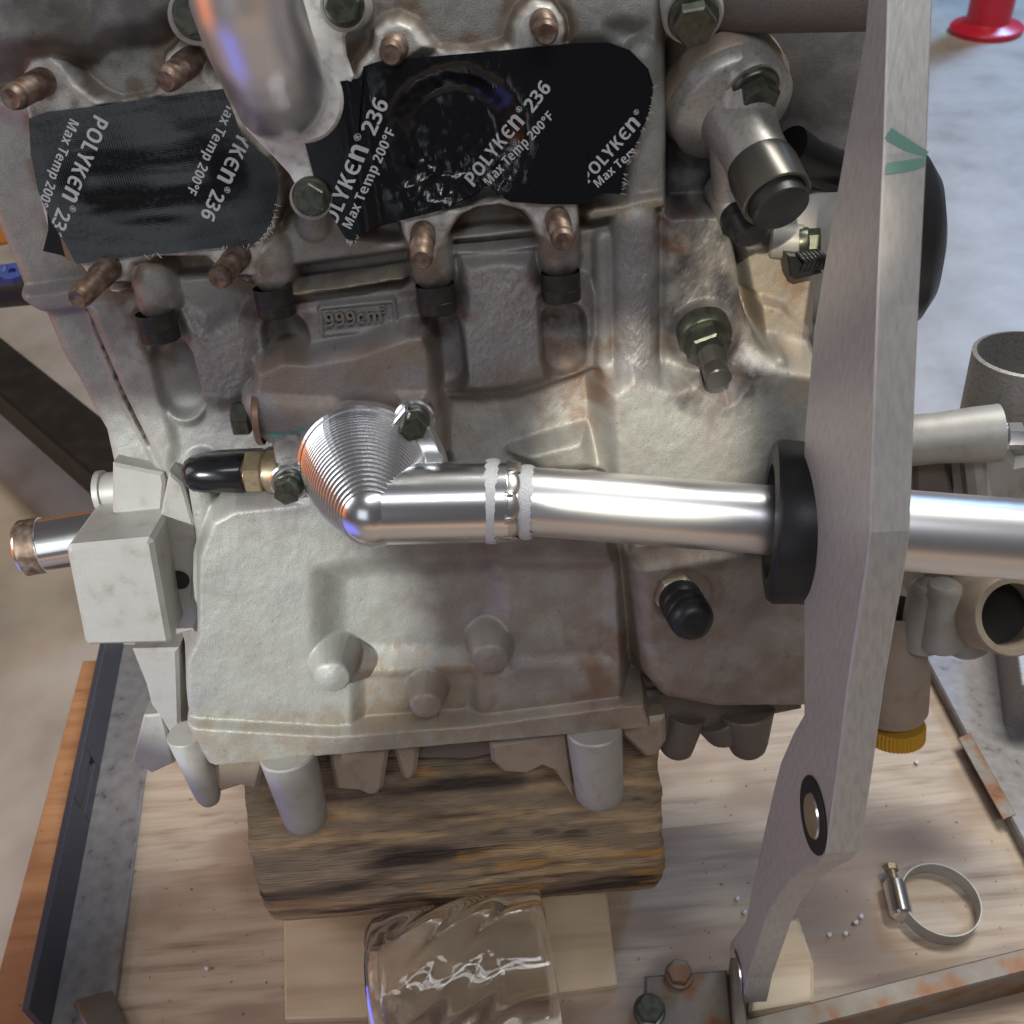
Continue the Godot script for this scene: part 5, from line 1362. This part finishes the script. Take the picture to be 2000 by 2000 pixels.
func sump(g: Node3D) -> void:
	var mb := MB.new()
	# oil pan set back under the flange; dark colour stands in for shade in the gap
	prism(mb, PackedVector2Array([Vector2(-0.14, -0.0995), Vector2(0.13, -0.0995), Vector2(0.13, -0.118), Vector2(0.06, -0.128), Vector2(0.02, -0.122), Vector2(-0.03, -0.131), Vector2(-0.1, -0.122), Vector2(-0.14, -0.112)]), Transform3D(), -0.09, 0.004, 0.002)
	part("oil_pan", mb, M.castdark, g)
	mb = MB.new()
	mb = MB.new()
	prism(mb, PackedVector2Array([Vector2(-0.1527, -0.1071), Vector2(-0.1238, -0.1085), Vector2(-0.1311, -0.1276), Vector2(-0.1389, -0.1242), Vector2(-0.1492, -0.1271), Vector2(-0.1534, -0.1126)]), Transform3D(), -0.004, 0.016, 0.002)
	part("sump_rim_lug", mb, M.castbrown, g)
	mb = MB.new()
	prism(mb, PackedVector2Array([Vector2(-0.0953, -0.1098), Vector2(-0.0667, -0.1106), Vector2(-0.0728, -0.1342), Vector2(-0.0766, -0.1389), Vector2(-0.0807, -0.1385), Vector2(-0.0847, -0.1354), Vector2(-0.0954, -0.1333)]), Transform3D(), -0.004, 0.014, 0.002)
	part("sump_rim_lug", mb, M.castbrown, g)
	mb = MB.new()
	prism(mb, PackedVector2Array([Vector2(-0.0655, -0.1107), Vector2(-0.0524, -0.1116), Vector2(-0.0565, -0.1297), Vector2(-0.0600, -0.1338), Vector2(-0.0634, -0.1315)]), Transform3D(), -0.006, 0.012, 0.002)
	part("sump_rim_lug", mb, M.castbrown, g)
	mb = MB.new()
	prism(mb, PackedVector2Array([Vector2(-0.0202, -0.1136), Vector2(0.0172, -0.1102), Vector2(0.0175, -0.1510), Vector2(0.0098, -0.1341), Vector2(0.0039, -0.1303), Vector2(-0.0037, -0.1341), Vector2(-0.0145, -0.1320), Vector2(-0.0200, -0.1244)]), Transform3D(), -0.006, 0.014, 0.002)
	part("sump_rim_lug", mb, M.castbrown, g)
	mb = MB.new()
	prism(mb, PackedVector2Array([Vector2(0.0401, -0.1073), Vector2(0.0628, -0.1062), Vector2(0.0631, -0.1213), Vector2(0.0589, -0.1295), Vector2(0.0533, -0.1302), Vector2(0.0422, -0.1160)]), Transform3D(), -0.006, 0.014, 0.002)
	part("sump_rim_lug", mb, M.castbrown, g)
	for q in [[Vector3(-0.1107, -0.0997, 0.0240), Vector3(-0.1088, -0.1438, 0.0240), 0.0128, 0.0102], [Vector3(0.0285, -0.1003, 0.0240), Vector3(0.0298, -0.1457, 0.0220), 0.0128, 0.0112], [Vector3(-0.1553, -0.0869, 0.0200), Vector3(-0.1549, -0.1332, 0.0140), 0.0085, 0.0058]]:
		mb = MB.new()
		lug(mb, q[0], q[1], q[2], q[3])
		part("sump_lug", mb, M.castpart, g)
	# stepped corner foot at the left
	mb = MB.new()
	prism(mb, PackedVector2Array([Vector2(-0.1745, -0.0493), Vector2(-0.1540, -0.0509), Vector2(-0.1621, -0.0911), Vector2(-0.1574, -0.1162), Vector2(-0.1645, -0.1192), Vector2(-0.1701, -0.0902), Vector2(-0.1732, -0.0809), Vector2(-0.1728, -0.0693)]), Transform3D(), -0.06, 0.006, 0.0015)
	prism(mb, PackedVector2Array([Vector2(-0.1807, -0.0901), Vector2(-0.1717, -0.0902), Vector2(-0.1728, -0.1196), Vector2(-0.1852, -0.1247), Vector2(-0.1928, -0.1167)]), Transform3D(), -0.04, 0.0, 0.001)
	part("corner_foot", mb, M.castpart, g)
	# dark drain castings at the right
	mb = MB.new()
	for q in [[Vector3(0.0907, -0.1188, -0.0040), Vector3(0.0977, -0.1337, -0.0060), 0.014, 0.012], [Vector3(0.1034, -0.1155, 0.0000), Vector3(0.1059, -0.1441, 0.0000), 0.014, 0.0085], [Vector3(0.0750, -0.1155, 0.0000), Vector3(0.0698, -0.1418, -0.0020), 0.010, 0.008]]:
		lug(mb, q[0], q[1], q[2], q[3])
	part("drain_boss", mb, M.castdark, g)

func right_side(g: Node3D) -> void:
	# everything seen past the mounting plate: black boot, gearbox castings, tube stubs
	var mb := MB.new()
	lathe(mb, Vector3(0.1781, 0.0874, -0.0600), Vector3(1, 0.02, 0.25), [Vector2(-0.03, 0.046), Vector2(0.0, 0.046), Vector2(0.006, 0.043), Vector2(0.0075, 0.039), Vector2(0.0125, 0.035), Vector2(0.018, 0.026), Vector2(0.021, 0.012), Vector2(0.0212, 0)], 56)
	part("rubber_boot", mb, M.rubber, g, "large black rounded boot behind the plate")
	mb = MB.new()
	lathe(mb, Vector3(0.1231, 0.1733, -0.0380), Vector3(1, 0, 0.1), [Vector2(-0.03, 0.006), Vector2(0, 0.006)], 20)
	part("bolt_boss", mb, M.castbrown, g)
	hexbolt("cover_bolt", g, Vector3(0.1247, 0.1732, -0.0380), Vector3(1, 0, 0.1), 0.0095, 0.006, M.polish, 0.0)
	mb = MB.new()
	rod(mb, Vector3(0.0867, 0.1900, -0.0040), Vector3(0.1409, 0.1878, 0.0240), 0.0105, -1, 0.001, 30)
	part("cross_rod", mb, M.castdark, g)
	mb = MB.new()
	prism(mb, PackedVector2Array([Vector2(0.1009, 0.1791), Vector2(0.1109, 0.1786), Vector2(0.1098, 0.1533), Vector2(0.1068, 0.1191), Vector2(0.1033, 0.1114), Vector2(0.0959, 0.1545)]), Transform3D(), -0.05, -0.026, 0.002)
	part("dark_cover", mb, M.blacksteel, g)
	mb = MB.new()
	lathe(mb, Vector3(0.1436, 0.0947, -0.0400), Vector3(0.25, 0.1, 1), [Vector2(0, 0.034), Vector2(0.006, 0.033), Vector2(0.013, 0.026), Vector2(0.016, 0.014), Vector2(0.017, 0)], 44)
	part("bell_cover", mb, M.castpart, g)
	hexbolt("cover_bolt", g, Vector3(0.1233, 0.1025, -0.0080), Vector3(1, 0.05, 0.3), 0.009, 0.006, M.bolt, 1.3)
	mb = MB.new()
	rod(mb, Vector3(0.1114, 0.1030, -0.0140), Vector3(0.1235, 0.1021, -0.0100), 0.0068, -1, 0.001)
	part("bolt_boss", mb, M.castpart, g)
	mb = MB.new()
	prism(mb, PackedVector2Array([Vector2(0.1142, 0.1006), Vector2(0.1259, 0.0992), Vector2(0.1283, 0.0918), Vector2(0.1183, 0.0902), Vector2(0.1158, 0.0916)]), Transform3D(), -0.012, 0.0, 0.0008)
	for k in 6: tube(mb, [Vector3(0.1179, 0.0996, 0.0000) + Vector3(k * 0.0016, 0.001, 0.0005), Vector3(0.1202, 0.0996, 0.0050) + Vector3(k * 0.0016, -0.0008, 0.001), Vector3(0.1201, 0.0951, 0.0000) + Vector3(k * 0.0016, -0.001, 0)], [0.001, 0.0011, 0.001], 8)
	part("wire_clip", mb, M.rubber, g)
	# gearbox arm with its bolt
	mb = MB.new()
	tube(mb, [Vector3(0.1649, 0.0031, -0.0300), Vector3(0.1933, 0.0051, -0.0260), Vector3(0.2075, 0.0070, -0.0220), Vector3(0.2184, 0.0078, -0.0200)], [0.012, 0.0115, 0.0125, 0.013], 26)
	prism(mb, PackedVector2Array([Vector2(0.2024, 0.0016), Vector2(0.2257, 0.0019), Vector2(0.2348, -0.0118), Vector2(0.2555, -0.0086), Vector2(0.2815, -0.1319), Vector2(0.2478, -0.1181), Vector2(0.2211, -0.1134), Vector2(0.1997, -0.1075), Vector2(0.1949, -0.0857), Vector2(0.1994, -0.0685), Vector2(0.2056, -0.0465), Vector2(0.2079, -0.0249)]), Transform3D(), -0.06, -0.03, 0.004)
	prism(mb, PackedVector2Array([Vector2(0.2047, 0.0018), Vector2(0.2139, 0.0024), Vector2(0.2230, -0.0304), Vector2(0.2125, -0.0321)]), Transform3D(), -0.04, -0.022, 0.003)
	part("gearbox_casting", mb, M.castpart, g)
	hexbolt("cover_bolt", g, Vector3(0.2191, 0.0062, -0.0200), Vector3(1, 0, 0.2), 0.0105, 0.009, M.polish, 1.35)
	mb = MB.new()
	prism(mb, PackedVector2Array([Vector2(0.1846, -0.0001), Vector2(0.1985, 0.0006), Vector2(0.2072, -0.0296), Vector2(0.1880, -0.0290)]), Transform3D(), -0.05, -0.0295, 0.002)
	part("shadow_pocket", mb, M.castdark, g)  # solid dark slab stands in for the shade under the gearbox arm
	mb = MB.new()
	rod(mb, Vector3(0.1936, -0.0665, -0.0180), Vector3(0.1963, -0.1053, -0.0220), 0.0085, 0.011, 0.003)
	rod(mb, Vector3(0.1991, -0.0647, -0.0140), Vector3(0.2026, -0.1005, -0.0140), 0.009, 0.0115, 0.003)
	rod(mb, Vector3(0.2120, -0.0712, -0.0180), Vector3(0.2172, -0.1072, -0.0180), 0.009, 0.011, 0.003)
	part("gearbox_lug", mb, M.castpart, g)
	mb = MB.new()
	var o0: Vector3 = Vector3(0.2201, -0.0817, -0.0140)
	var od := (Vector3(0.2218, -0.0688, 0.0120) - o0).normalized()
	lathe(mb, o0 - od * 0.01, od, [Vector2(0, 0.0185), Vector2(0.036, 0.0185), Vector2(0.037, 0.0178), Vector2(0.037, 0.015), Vector2(0.01, 0.0145), Vector2(0.01, 0)], 44)
	var os := part("outlet_stub", mb, M.castbrown, g, "round open outlet stub at the right edge")
	mb = MB.new()
	lathe(mb, o0, od, [Vector2(0.012, 0.0146), Vector2(0.0122, 0)], 30)
	part("outlet_bore", mb, M.hole, os)
	# lower right body with a yellow ribbed cap
	mb = MB.new()
	lathe(mb, Vector3(0.1865, -0.1186, -0.0300), Vector3(0.02, -1, 0.1), [Vector2(-0.03, 0.014), Vector2(0.0, 0.0165), Vector2(0.006, 0.018), Vector2(0.028, 0.0178), Vector2(0.032, 0.016), Vector2(0.032, 0)], 40, 0.01)
	part("filter_body", mb, M.castbrown, g)
	mb = MB.new()
	var yc: Vector3 = Vector3(0.1896, -0.1601, -0.0260)
	var ring := PackedVector2Array()
	for k in 96: ring.append(Vector2.from_angle(TAU * k / 96.0) * (0.0145 if k % 2 else 0.0152))
	prism(mb, ring, Transform3D(frame(Vector3(0.02, -1, 0.1)), yc), -0.004, 0.005, 0.0004)
	part("ribbed_cap", mb, M.yellow, g, "yellow ribbed cap under the filter body")

# ------------------------------------------------------------------ tape over the ports
func build_tapes() -> void:
	rng.seed = 4
	var p := PackedVector2Array([Vector2(-0.1526, 0.1731), Vector2(-0.1458, 0.1747), Vector2(-0.1268, 0.1751), Vector2(-0.1038, 0.1763), Vector2(-0.0853, 0.1771), Vector2(-0.0836, 0.1707), Vector2(-0.0821, 0.1623), Vector2(-0.0778, 0.1572), Vector2(-0.0730, 0.1520), Vector2(-0.0718, 0.1467), Vector2(-0.0735, 0.1403), Vector2(-0.0762, 0.1325), Vector2(-0.0793, 0.1282), Vector2(-0.0841, 0.1244), Vector2(-0.0971, 0.1244), Vector2(-0.1192, 0.1241), Vector2(-0.1500, 0.1231), Vector2(-0.1518, 0.1303), Vector2(-0.1546, 0.1389), Vector2(-0.1562, 0.1496), Vector2(-0.1552, 0.1619)])
	var t := thing("duct_tape", "black duct tape with white print over the left exhaust port, slightly creased", "duct tape", Vector3(Vector3(-0.1167, 0.1509, 0.0130).x, Vector3(-0.1167, 0.1509, 0.0130).y, 0.0136), true, "duct tape over the exhaust ports")
	var dt := (p[3] - p[1])
	part("tape", sheet(p, 0, 0.0, 0.0009, -dt.angle()), M.tape, t)
	for w in [[brandline(), PackedVector2Array([Vector2(-0.1285, 0.1714), Vector2(-0.1557, 0.1330)])], [[["Max Temp 200°F", 1.0, 0.0]], PackedVector2Array([Vector2(-0.1375, 0.1713), Vector2(-0.1574, 0.1425)])], [brandline(), PackedVector2Array([Vector2(-0.0736, 0.1724), Vector2(-0.1001, 0.1351)])], [[["Max Temp 200°F", 1.0, 0.0]], PackedVector2Array([Vector2(-0.0823, 0.1732), Vector2(-0.1034, 0.1443)])]]:
		lettering(w[0], w[1][0], w[1][1], 0, 0.0, p, t)
	frays(p, 0, [[10, 6], [11, 12], [12, 14], [13, 6], [15, 5]], t)
	# a torn corner folded under at the lower left
	var mb := MB.new()
	var q := PackedVector2Array([Vector2(-0.1556, 0.1424), Vector2(-0.1503, 0.1230), Vector2(-0.1550, 0.1264), Vector2(-0.1611, 0.1284), Vector2(-0.1571, 0.1357)])
	prism(mb, q, Transform3D(), 0.0118, 0.0122, 0.0001)
	part("torn_corner", mb, M.tape, t)
	mb = MB.new()
	prism(mb, PackedVector2Array([Vector2(-0.1533, 0.1363), Vector2(-0.1502, 0.1232), Vector2(-0.1535, 0.1248)]), Transform3D(), 0.0123, 0.0127, 0.0001)
	part("adhesive_side", mb, M.copper, t)

	t = thing("duct_tape", "wide black duct tape over the right exhaust port, shiny and wrinkled, right end rounded", "duct tape", Vector3(Vector3(-0.0064, 0.1555, 0.0130).x, Vector3(-0.0064, 0.1555, 0.0130).y, 0.0136), true, "duct tape over the exhaust ports")
	p = PackedVector2Array([Vector2(-0.0598, 0.1595), Vector2(-0.0556, 0.1699), Vector2(-0.0479, 0.1765), Vector2(-0.0384, 0.1768), Vector2(-0.0369, 0.1802), Vector2(-0.0320, 0.1813), Vector2(-0.0200, 0.1814), Vector2(0.0082, 0.1814), Vector2(0.0339, 0.1817), Vector2(0.0458, 0.1811), Vector2(0.0534, 0.1781), Vector2(0.0596, 0.1718), Vector2(0.0614, 0.1658), Vector2(0.0600, 0.1582), Vector2(0.0551, 0.1474), Vector2(0.0510, 0.1403), Vector2(0.0494, 0.1308), Vector2(0.0439, 0.1317), Vector2(0.0387, 0.1307), Vector2(0.0380, 0.1282), Vector2(0.0220, 0.1296), Vector2(0.0093, 0.1316), Vector2(0.0042, 0.1347), Vector2(0.0012, 0.1381), Vector2(-0.0023, 0.1352), Vector2(-0.0149, 0.1311), Vector2(-0.0464, 0.1258), Vector2(-0.0477, 0.1232), Vector2(-0.0505, 0.1245), Vector2(-0.0549, 0.1345), Vector2(-0.0580, 0.1431)])
	part("tape", sheet(p, 1, 0.0, 0.0008, -0.17), M.tape, t)
	# second layer: the strip that ends in a fold by the rounded end
	var s2 := PackedVector2Array([Vector2(-0.0362, 0.1799), Vector2(-0.0201, 0.1811), Vector2(0.0082, 0.1811), Vector2(0.0339, 0.1814), Vector2(0.0361, 0.1630), Vector2(0.0373, 0.1460), Vector2(0.0373, 0.1287), Vector2(0.0220, 0.1300), Vector2(0.0094, 0.1319), Vector2(0.0043, 0.1351), Vector2(0.0013, 0.1385), Vector2(-0.0023, 0.1356), Vector2(-0.0149, 0.1315), Vector2(-0.0442, 0.1266), Vector2(-0.0434, 0.1475)])
	part("upper_layer", sheet(s2, 1, 0.0007, 0.0009, -0.17), M.tape, t)
	for w in [[brandline(), PackedVector2Array([Vector2(-0.0575, 0.1270), Vector2(-0.0317, 0.1692)])], [[["Max Temp 200°F", 1.0, 0.0]], PackedVector2Array([Vector2(-0.0494, 0.1290), Vector2(-0.0300, 0.1594)])], [brandline(), PackedVector2Array([Vector2(-0.0048, 0.1387), Vector2(0.0248, 0.1696)])], [[["Max Temp 200°F", 1.0, 0.0]], PackedVector2Array([Vector2(0.0011, 0.1382), Vector2(0.0256, 0.1600)])]]:
		lettering(w[0], w[1][0], w[1][1], 1, 0.0009, p, t)
	lettering([["POLYK", 1.0, 0.0], ["Є", 1.0, 0.0], ["n", 1.3, 0.0], ["®", 0.42, 0.75]], PackedVector2Array([Vector2(0.0363, 0.1370), Vector2(-0.1512, 0.2094)])[0], PackedVector2Array([Vector2(0.0571, 0.1569), Vector2(-0.1512, 0.2094)])[0], 1, 0.0003, p, t)
	lettering([["Max Temp 200°F", 1.0, 0.0]], PackedVector2Array([Vector2(0.0401, 0.1349), Vector2(-0.1512, 0.2094)])[0], PackedVector2Array([Vector2(0.0662, 0.1547), Vector2(-0.1512, 0.2094)])[0], 1, 0.0003, p, t)
	frays(p, 1, [[12, 5], [13, 12], [14, 14], [15, 10], [26, 4], [27, 8]], t)

# ------------------------------------------------------------------ aluminium mounting plate
func build_plate() -> void:
	var t := thing("mounting_plate", "tall sawn aluminium plate standing on edge at the right, pipe passing through it", "mounting plate", Vector3(0.1002, -0.2849, 0.0139), true)
	var mb := MB.new()
	var sh := Basis(Vector3(0, 1, 0), Vector3(0, 0, 1), Vector3(1, 0, 0))
	sh = Basis(Vector3(0.05, 1, 0).normalized(), Vector3(0, 0, 1), Vector3(1, -0.05, 0).normalized())
	var xf := Transform3D(sh, Vector3(0.1064, 0, 0))
	var o := PackedVector2Array([Vector2(0.1965, 0.0784), Vector2(0.1889, 0.0805), Vector2(0.1501, 0.0917), Vector2(0.1086, 0.1019), Vector2(0.0647, 0.1140), Vector2(0.0435, 0.1202), Vector2(0.0296, 0.1212), Vector2(0.0083, 0.1206), Vector2(-0.0141, 0.1203), Vector2(-0.0473, 0.1222), Vector2(-0.0795, 0.1230), Vector2(-0.0868, 0.1227), Vector2(-0.0961, 0.1175), Vector2(-0.1095, 0.1074), Vector2(-0.1296, 0.0939), Vector2(-0.1488, 0.0836), Vector2(-0.1659, 0.0753), Vector2(-0.1846, 0.0683), Vector2(-0.2023, 0.0639), Vector2(-0.2387, 0.0539), Vector2(-0.2601, 0.0511), Vector2(-0.2724, 0.0232), Vector2(-0.2511, 0.0216), Vector2(-0.2325, 0.0318), Vector2(-0.2122, 0.0425), Vector2(-0.1635, 0.0506), Vector2(-0.1136, 0.0606), Vector2(-0.0929, 0.0657), Vector2(-0.0690, 0.0762), Vector2(-0.0536, 0.0847), Vector2(-0.0150, 0.0714), Vector2(0.0186, 0.0571), Vector2(0.0487, 0.0506), Vector2(0.0864, 0.0485), Vector2(0.1157, 0.0529), Vector2(0.1456, 0.0587), Vector2(0.1808, 0.0652), Vector2(0.1967, 0.0635)])
	prism(mb, o, xf, 0.0, 0.0125, 0.0006, 9.0)
	var pl := part("plate", mb, M.plate, t)
	# drilled ear: a washered bore
	mb = MB.new()
	var nx := Vector3(-1, 0.05, 0).normalized()
	lathe(mb, Vector3(0.1023, -0.0820, 0.1081), nx, [Vector2(0.0006, 0.0145), Vector2(0.0012, 0.014), Vector2(0.0012, 0.0085)], 40)
	part("bolt_hole", mb, M.hole, t)
	mb = MB.new()
	lathe(mb, Vector3(0.1023, -0.0819, 0.1087), nx, [Vector2(0.0008, 0.0088), Vector2(0.0018, 0.008), Vector2(0.0018, 0)], 30)
	part("bolt_end", mb, M.polish, t)
	mb = MB.new()
	lathe(mb, Vector3(0.0936, -0.2551, 0.0387), nx, [Vector2(0.0006, 0.0125), Vector2(0.0012, 0.012), Vector2(0.0012, 0.0055), Vector2(0.002, 0.005), Vector2(0.002, 0)], 30)
	part("bolt_end", mb, M.polish, t)
	# rubber grommet round the pipe
	mb = MB.new()
	var gc: Vector3 = Vector3(0.1066, Vector3(0.1066, 0.0086, 0.0470).y, 0.047)
	lathe(mb, gc + Vector3(0.002, 0, 0), Vector3(-0.98, 0.05, -0.2), [Vector2(-0.004, 0.0312), Vector2(0.0075, 0.0318), Vector2(0.0095, 0.0305), Vector2(0.0105, 0.026), Vector2(0.0102, 0.0222), Vector2(0.006, 0.0205), Vector2(0.003, 0.0136)], 56, 0.003)
	part("rubber_grommet", mb, M.rubber, t, "black rubber grommet where the pipe enters")
	# green paint-pen mark on the front edge
	mb = MB.new()
	for q in [[Vector3(0.1148, 0.1554, 0.0896), Vector3(0.1258, 0.1481, 0.0905)], [Vector3(0.1143, 0.1462, 0.0923), Vector3(0.1257, 0.1465, 0.0911)]]:
		var d: Vector3 = (q[1] - q[0]).normalized()
		var o2 := Vector3(0, 0, 0.0015)
		var w2 := Vector3(-d.y, d.x, 0) * 0.0016
		mb.flat([q[0] + o2 + w2, q[1] + o2 + w2, q[1] + o2 - w2, q[0] + o2 - w2], Vector3.BACK)
	part("pen_mark", mb, M.green, t)

# ------------------------------------------------------------------ things lying about
func build_clutter() -> void:
	# hose clamp
	var c: Vector3 = Vector3(0.2156, -0.2590, 0.0636)
	var t := thing("hose_clamp", "round steel hose clamp with its screw lying on the plywood at the lower right", "hose clamp", Vector3(c.x, BOARD, c.z))
	var mb := MB.new()
	lathe(mb, Vector3(c.x, BOARD + 0.0006, c.z), Vector3(0.03, 1, 0.02), [Vector2(0, 0.0204), Vector2(0, 0.0211), Vector2(0.0105, 0.0211), Vector2(0.0105, 0.0204), Vector2(0, 0.0204)], 72)
	part("band", mb, M.castpart, t)
	mb = MB.new()
	var h0: Vector3 = Vector3(0.1954, -0.2580, 0.0495)
	var h1: Vector3 = Vector3(0.1931, -0.2580, 0.0697)
	rod(mb, h0, h1, 0.0062, -1, 0.0012, 20)
	part("screw_housing", mb, M.polish, t)
	mb = MB.new()
	var hd := (h0 - h1).normalized()
	rod(mb, h0, h0 + hd * 0.008, 0.0028)
	prism(mb, ngon(6, 0.004), Transform3D(frame(hd), h0 + hd * 0.006), 0.0, 0.004, 0.0004)
	part("screw", mb, M.brass, t)
	# glass jar lying on its side
	var Rj := 0.036
	var j0: Vector3 = Vector3(-0.0914, -0.2290, 0.1020)
	var j1: Vector3 = Vector3(-0.0004, -0.2290, 0.0934)
	j0.y = BOARD + Rj + 0.0075; j1.y = j0.y
	t = thing("glass_jar", "clear swirl-ribbed glass jar lying on its side in front of the log", "glass jar", Vector3((j0.x + j1.x) / 2, BOARD, j0.z))
	mb = MB.new()
	var jd := (j1 - j0).normalized()
	var jb := frame(jd)
	var jl := j0.distance_to(j1)
	var seg := 96
	var prof := [[0.0, 0.0, 0], [0.0, 0.024, 0], [0.0015, 0.031, 0], [0.006, 0.0345, 0], [0.016, 0.0352, 1], [jl * 0.4, 0.0355, 1], [jl * 0.75, 0.0358, 1], [jl - 0.012, 0.036, 0], [jl - 0.004, 0.036, 0], [jl - 0.0005, 0.0355, 0], [jl, 0.0350, 0], [jl - 0.0006, 0.0345, 0], [jl - 0.006, 0.0343, 0], [jl * 0.75, 0.0342, 0], [jl * 0.4, 0.0339, 0], [0.012, 0.033, 0], [0.007, 0.029, 0], [0.005, 0.02, 0], [0.0048, 0.0, 0]]
	var fine := []
	for k in prof.size() - 1:
		var m := 14 if prof[k][2] and prof[k + 1][2] else 2
		for q in m: fine.append([lerpf(prof[k][0], prof[k + 1][0], float(q) / m), lerpf(prof[k][1], prof[k + 1][1], float(q) / m), lerpf(prof[k][2], prof[k + 1][2], float(q) / m)])
	fine.append(prof[-1])
	var st := SurfaceTool.new()
	st.begin(Mesh.PRIMITIVE_TRIANGLES)
	st.set_smooth_group(0)
	var ring := []
	for f in fine:
		var row := []
		for s in seg:
			var a := TAU * s / seg
			var r: float = f[1] + 0.0011 * f[2] * sin(a * 11.0 + f[0] * 260.0)
			row.append(j0 + jd * f[0] + (jb.x * cos(a) + jb.y * sin(a)) * r)
		ring.append(row)
	for k in ring.size() - 1:
		for s in seg:
			var s2 := (s + 1) % seg
			for v in [ring[k][s], ring[k + 1][s2], ring[k + 1][s], ring[k][s], ring[k][s2], ring[k + 1][s2]]: st.add_vertex(v)
	st.index()
	st.generate_normals()
	part("glass", st.commit(), M.glass, t)
	# black square bar at the left
	mb = MB.new()
	var b0: Vector3 = Vector3(-0.6727, -0.3600, -0.8152)
	var b1: Vector3 = Vector3(-0.3361, -0.3600, -0.4392)
	var bd := (b1 - b0).normalized()
	prism(mb, rounded(0.056, 0.05, 0.004), Transform3D(Basis(Vector3.UP.cross(bd).normalized(), bd.cross(Vector3.UP.cross(bd).normalized()), bd), b0), -0.3, b0.distance_to(b1), 0.001)
	single("steel_bar", mb, M.barblack, "rust-speckled black square bar slanting down behind the engine at the left", "steel bar", Vector3(b0.x, FLOOR, b0.z))
	# orange rack, blue lug, black rail at the far left edge
	t = thing("orange_rack", "orange steel rack with a black rail at the left edge", "rack", Vector3(-0.8440, -0.4400, -1.1220))
	mb = MB.new()
	var o0: Vector3 = Vector3(-0.3083, 0.0069, -0.3300)
	block(mb, Vector3(o0.x - 0.3, o0.y + 0.03, o0.z - 0.05), Vector3(0.6, 0.17, 0.08), Basis(Vector3.UP, 0.25), 0.004)
	part("panel", mb, M.orange, t)
	for lx in [0.56, 0.4]:
		mb = MB.new()
		block(mb, Vector3(o0.x - lx, (o0.y + FLOOR) / 2 - 0.03, o0.z - 0.05), Vector3(0.04, o0.y - FLOOR, 0.04), Basis(), 0.002)
		part("leg", mb, M.orange, t)
	mb = MB.new()
	rod(mb, Vector3(-0.4503, -0.0448, -0.3300), Vector3(-0.2919, -0.0435, -0.3300), 0.014, -1, 0.002)
	part("rail", mb, M.blacksteel, t)
	mb = MB.new()
	lathe(mb, Vector3(-0.2892, 0.0056, -0.2500), Vector3(0.05, 0.95, 0.2), [Vector2(-0.002, 0.0), Vector2(-0.002, 0.0075), Vector2(0.002, 0.0075), Vector2(0.002, 0.0025), Vector2(0.0, 0.0025), Vector2(0.0, 0.0)], 28)
	rod(mb, Vector3(-0.2922, 0.0041, -0.2520), Vector3(-0.3499, 0.0013, -0.2520), 0.0065)
	part("blue_lug", mb, M.blue, t)
	# red post far behind
	var rp: Vector3 = Vector3(1.0520, -0.4400, -1.8354)
	t = thing("red_post", "bright red round post with a base flange on the concrete floor", "post", rp)
	mb = MB.new()
	lathe(mb, rp, Vector3.UP, [Vector2(0.012, 0.043), Vector2(0.9, 0.043), Vector2(0.9, 0)], 40)
	part("tube", mb, M.red, t)
	mb = MB.new()
	lathe(mb, rp, Vector3.UP, [Vector2(0, 0.07), Vector2(0.01, 0.072), Vector2(0.014, 0.068), Vector2(0.016, 0.05), Vector2(0.022, 0.043)], 40)
	part("base_flange", mb, M.red, t)
	# grey pipe stub at the right edge
	mb = MB.new()
	var gp: Vector3 = Vector3(0.2441, 0.0165, -0.0600)
	lathe(mb, gp - Vector3(0, 0.09, -0.012), Vector3(0.0, 1, -0.12), [Vector2(0, 0.0245), Vector2(0.091, 0.0245), Vector2(0.0915, 0.0225), Vector2(0.02, 0.0225), Vector2(0.02, 0)], 48)
	single("steel_pipe", mb, M.grey, "open-topped grey steel pipe stub at the right edge above the gearbox", "pipe", gp - Vector3(0, 0.09, 0))
	# crumbs on the plywood
	mb = MB.new()
	for q in [Vector3(0.1079, -0.2640, 0.0486), Vector3(0.1693, -0.2640, 0.0681), Vector3(0.1731, -0.2640, 0.0649), Vector3(0.1530, -0.2640, 0.0736), Vector3(0.1619, -0.2640, 0.0738), Vector3(0.2371, -0.2640, -0.0291), Vector3(0.1100, -0.2640, 0.0570), Vector3(-0.1911, -0.2640, 0.0620)]:
		lathe(mb, q - Vector3(0, 0.001, 0), Vector3.UP, [Vector2(0, 0.0008), Vector2(0.0008, 0.0014), Vector2(0.0018, 0.0013), Vector2(0.0024, 0.0006), Vector2(0.0025, 0)], 8, 0.2)
	var o := single("crumbs", mb, M.weldwhite, "white crumbs scattered on the plywood", "crumbs", Vector3(0.1, BOARD, 0.05))
	o.set_meta("kind", "stuff")
	# brown steel scrap bottom left
	mb = MB.new()
	var sb: Vector3 = Vector3(-0.2399, -0.2550, 0.0891)
	block(mb, sb, Vector3(0.02, 0.004, 0.03), Basis(Vector3(0, 1, 0), 0.6) * Basis(Vector3(0, 0, 1), -0.6), 0.0006)
	single("steel_offcut", mb, M.rust, "small brown steel offcut at the bottom left", "steel offcut", Vector3(sb.x, BOARD, sb.z))
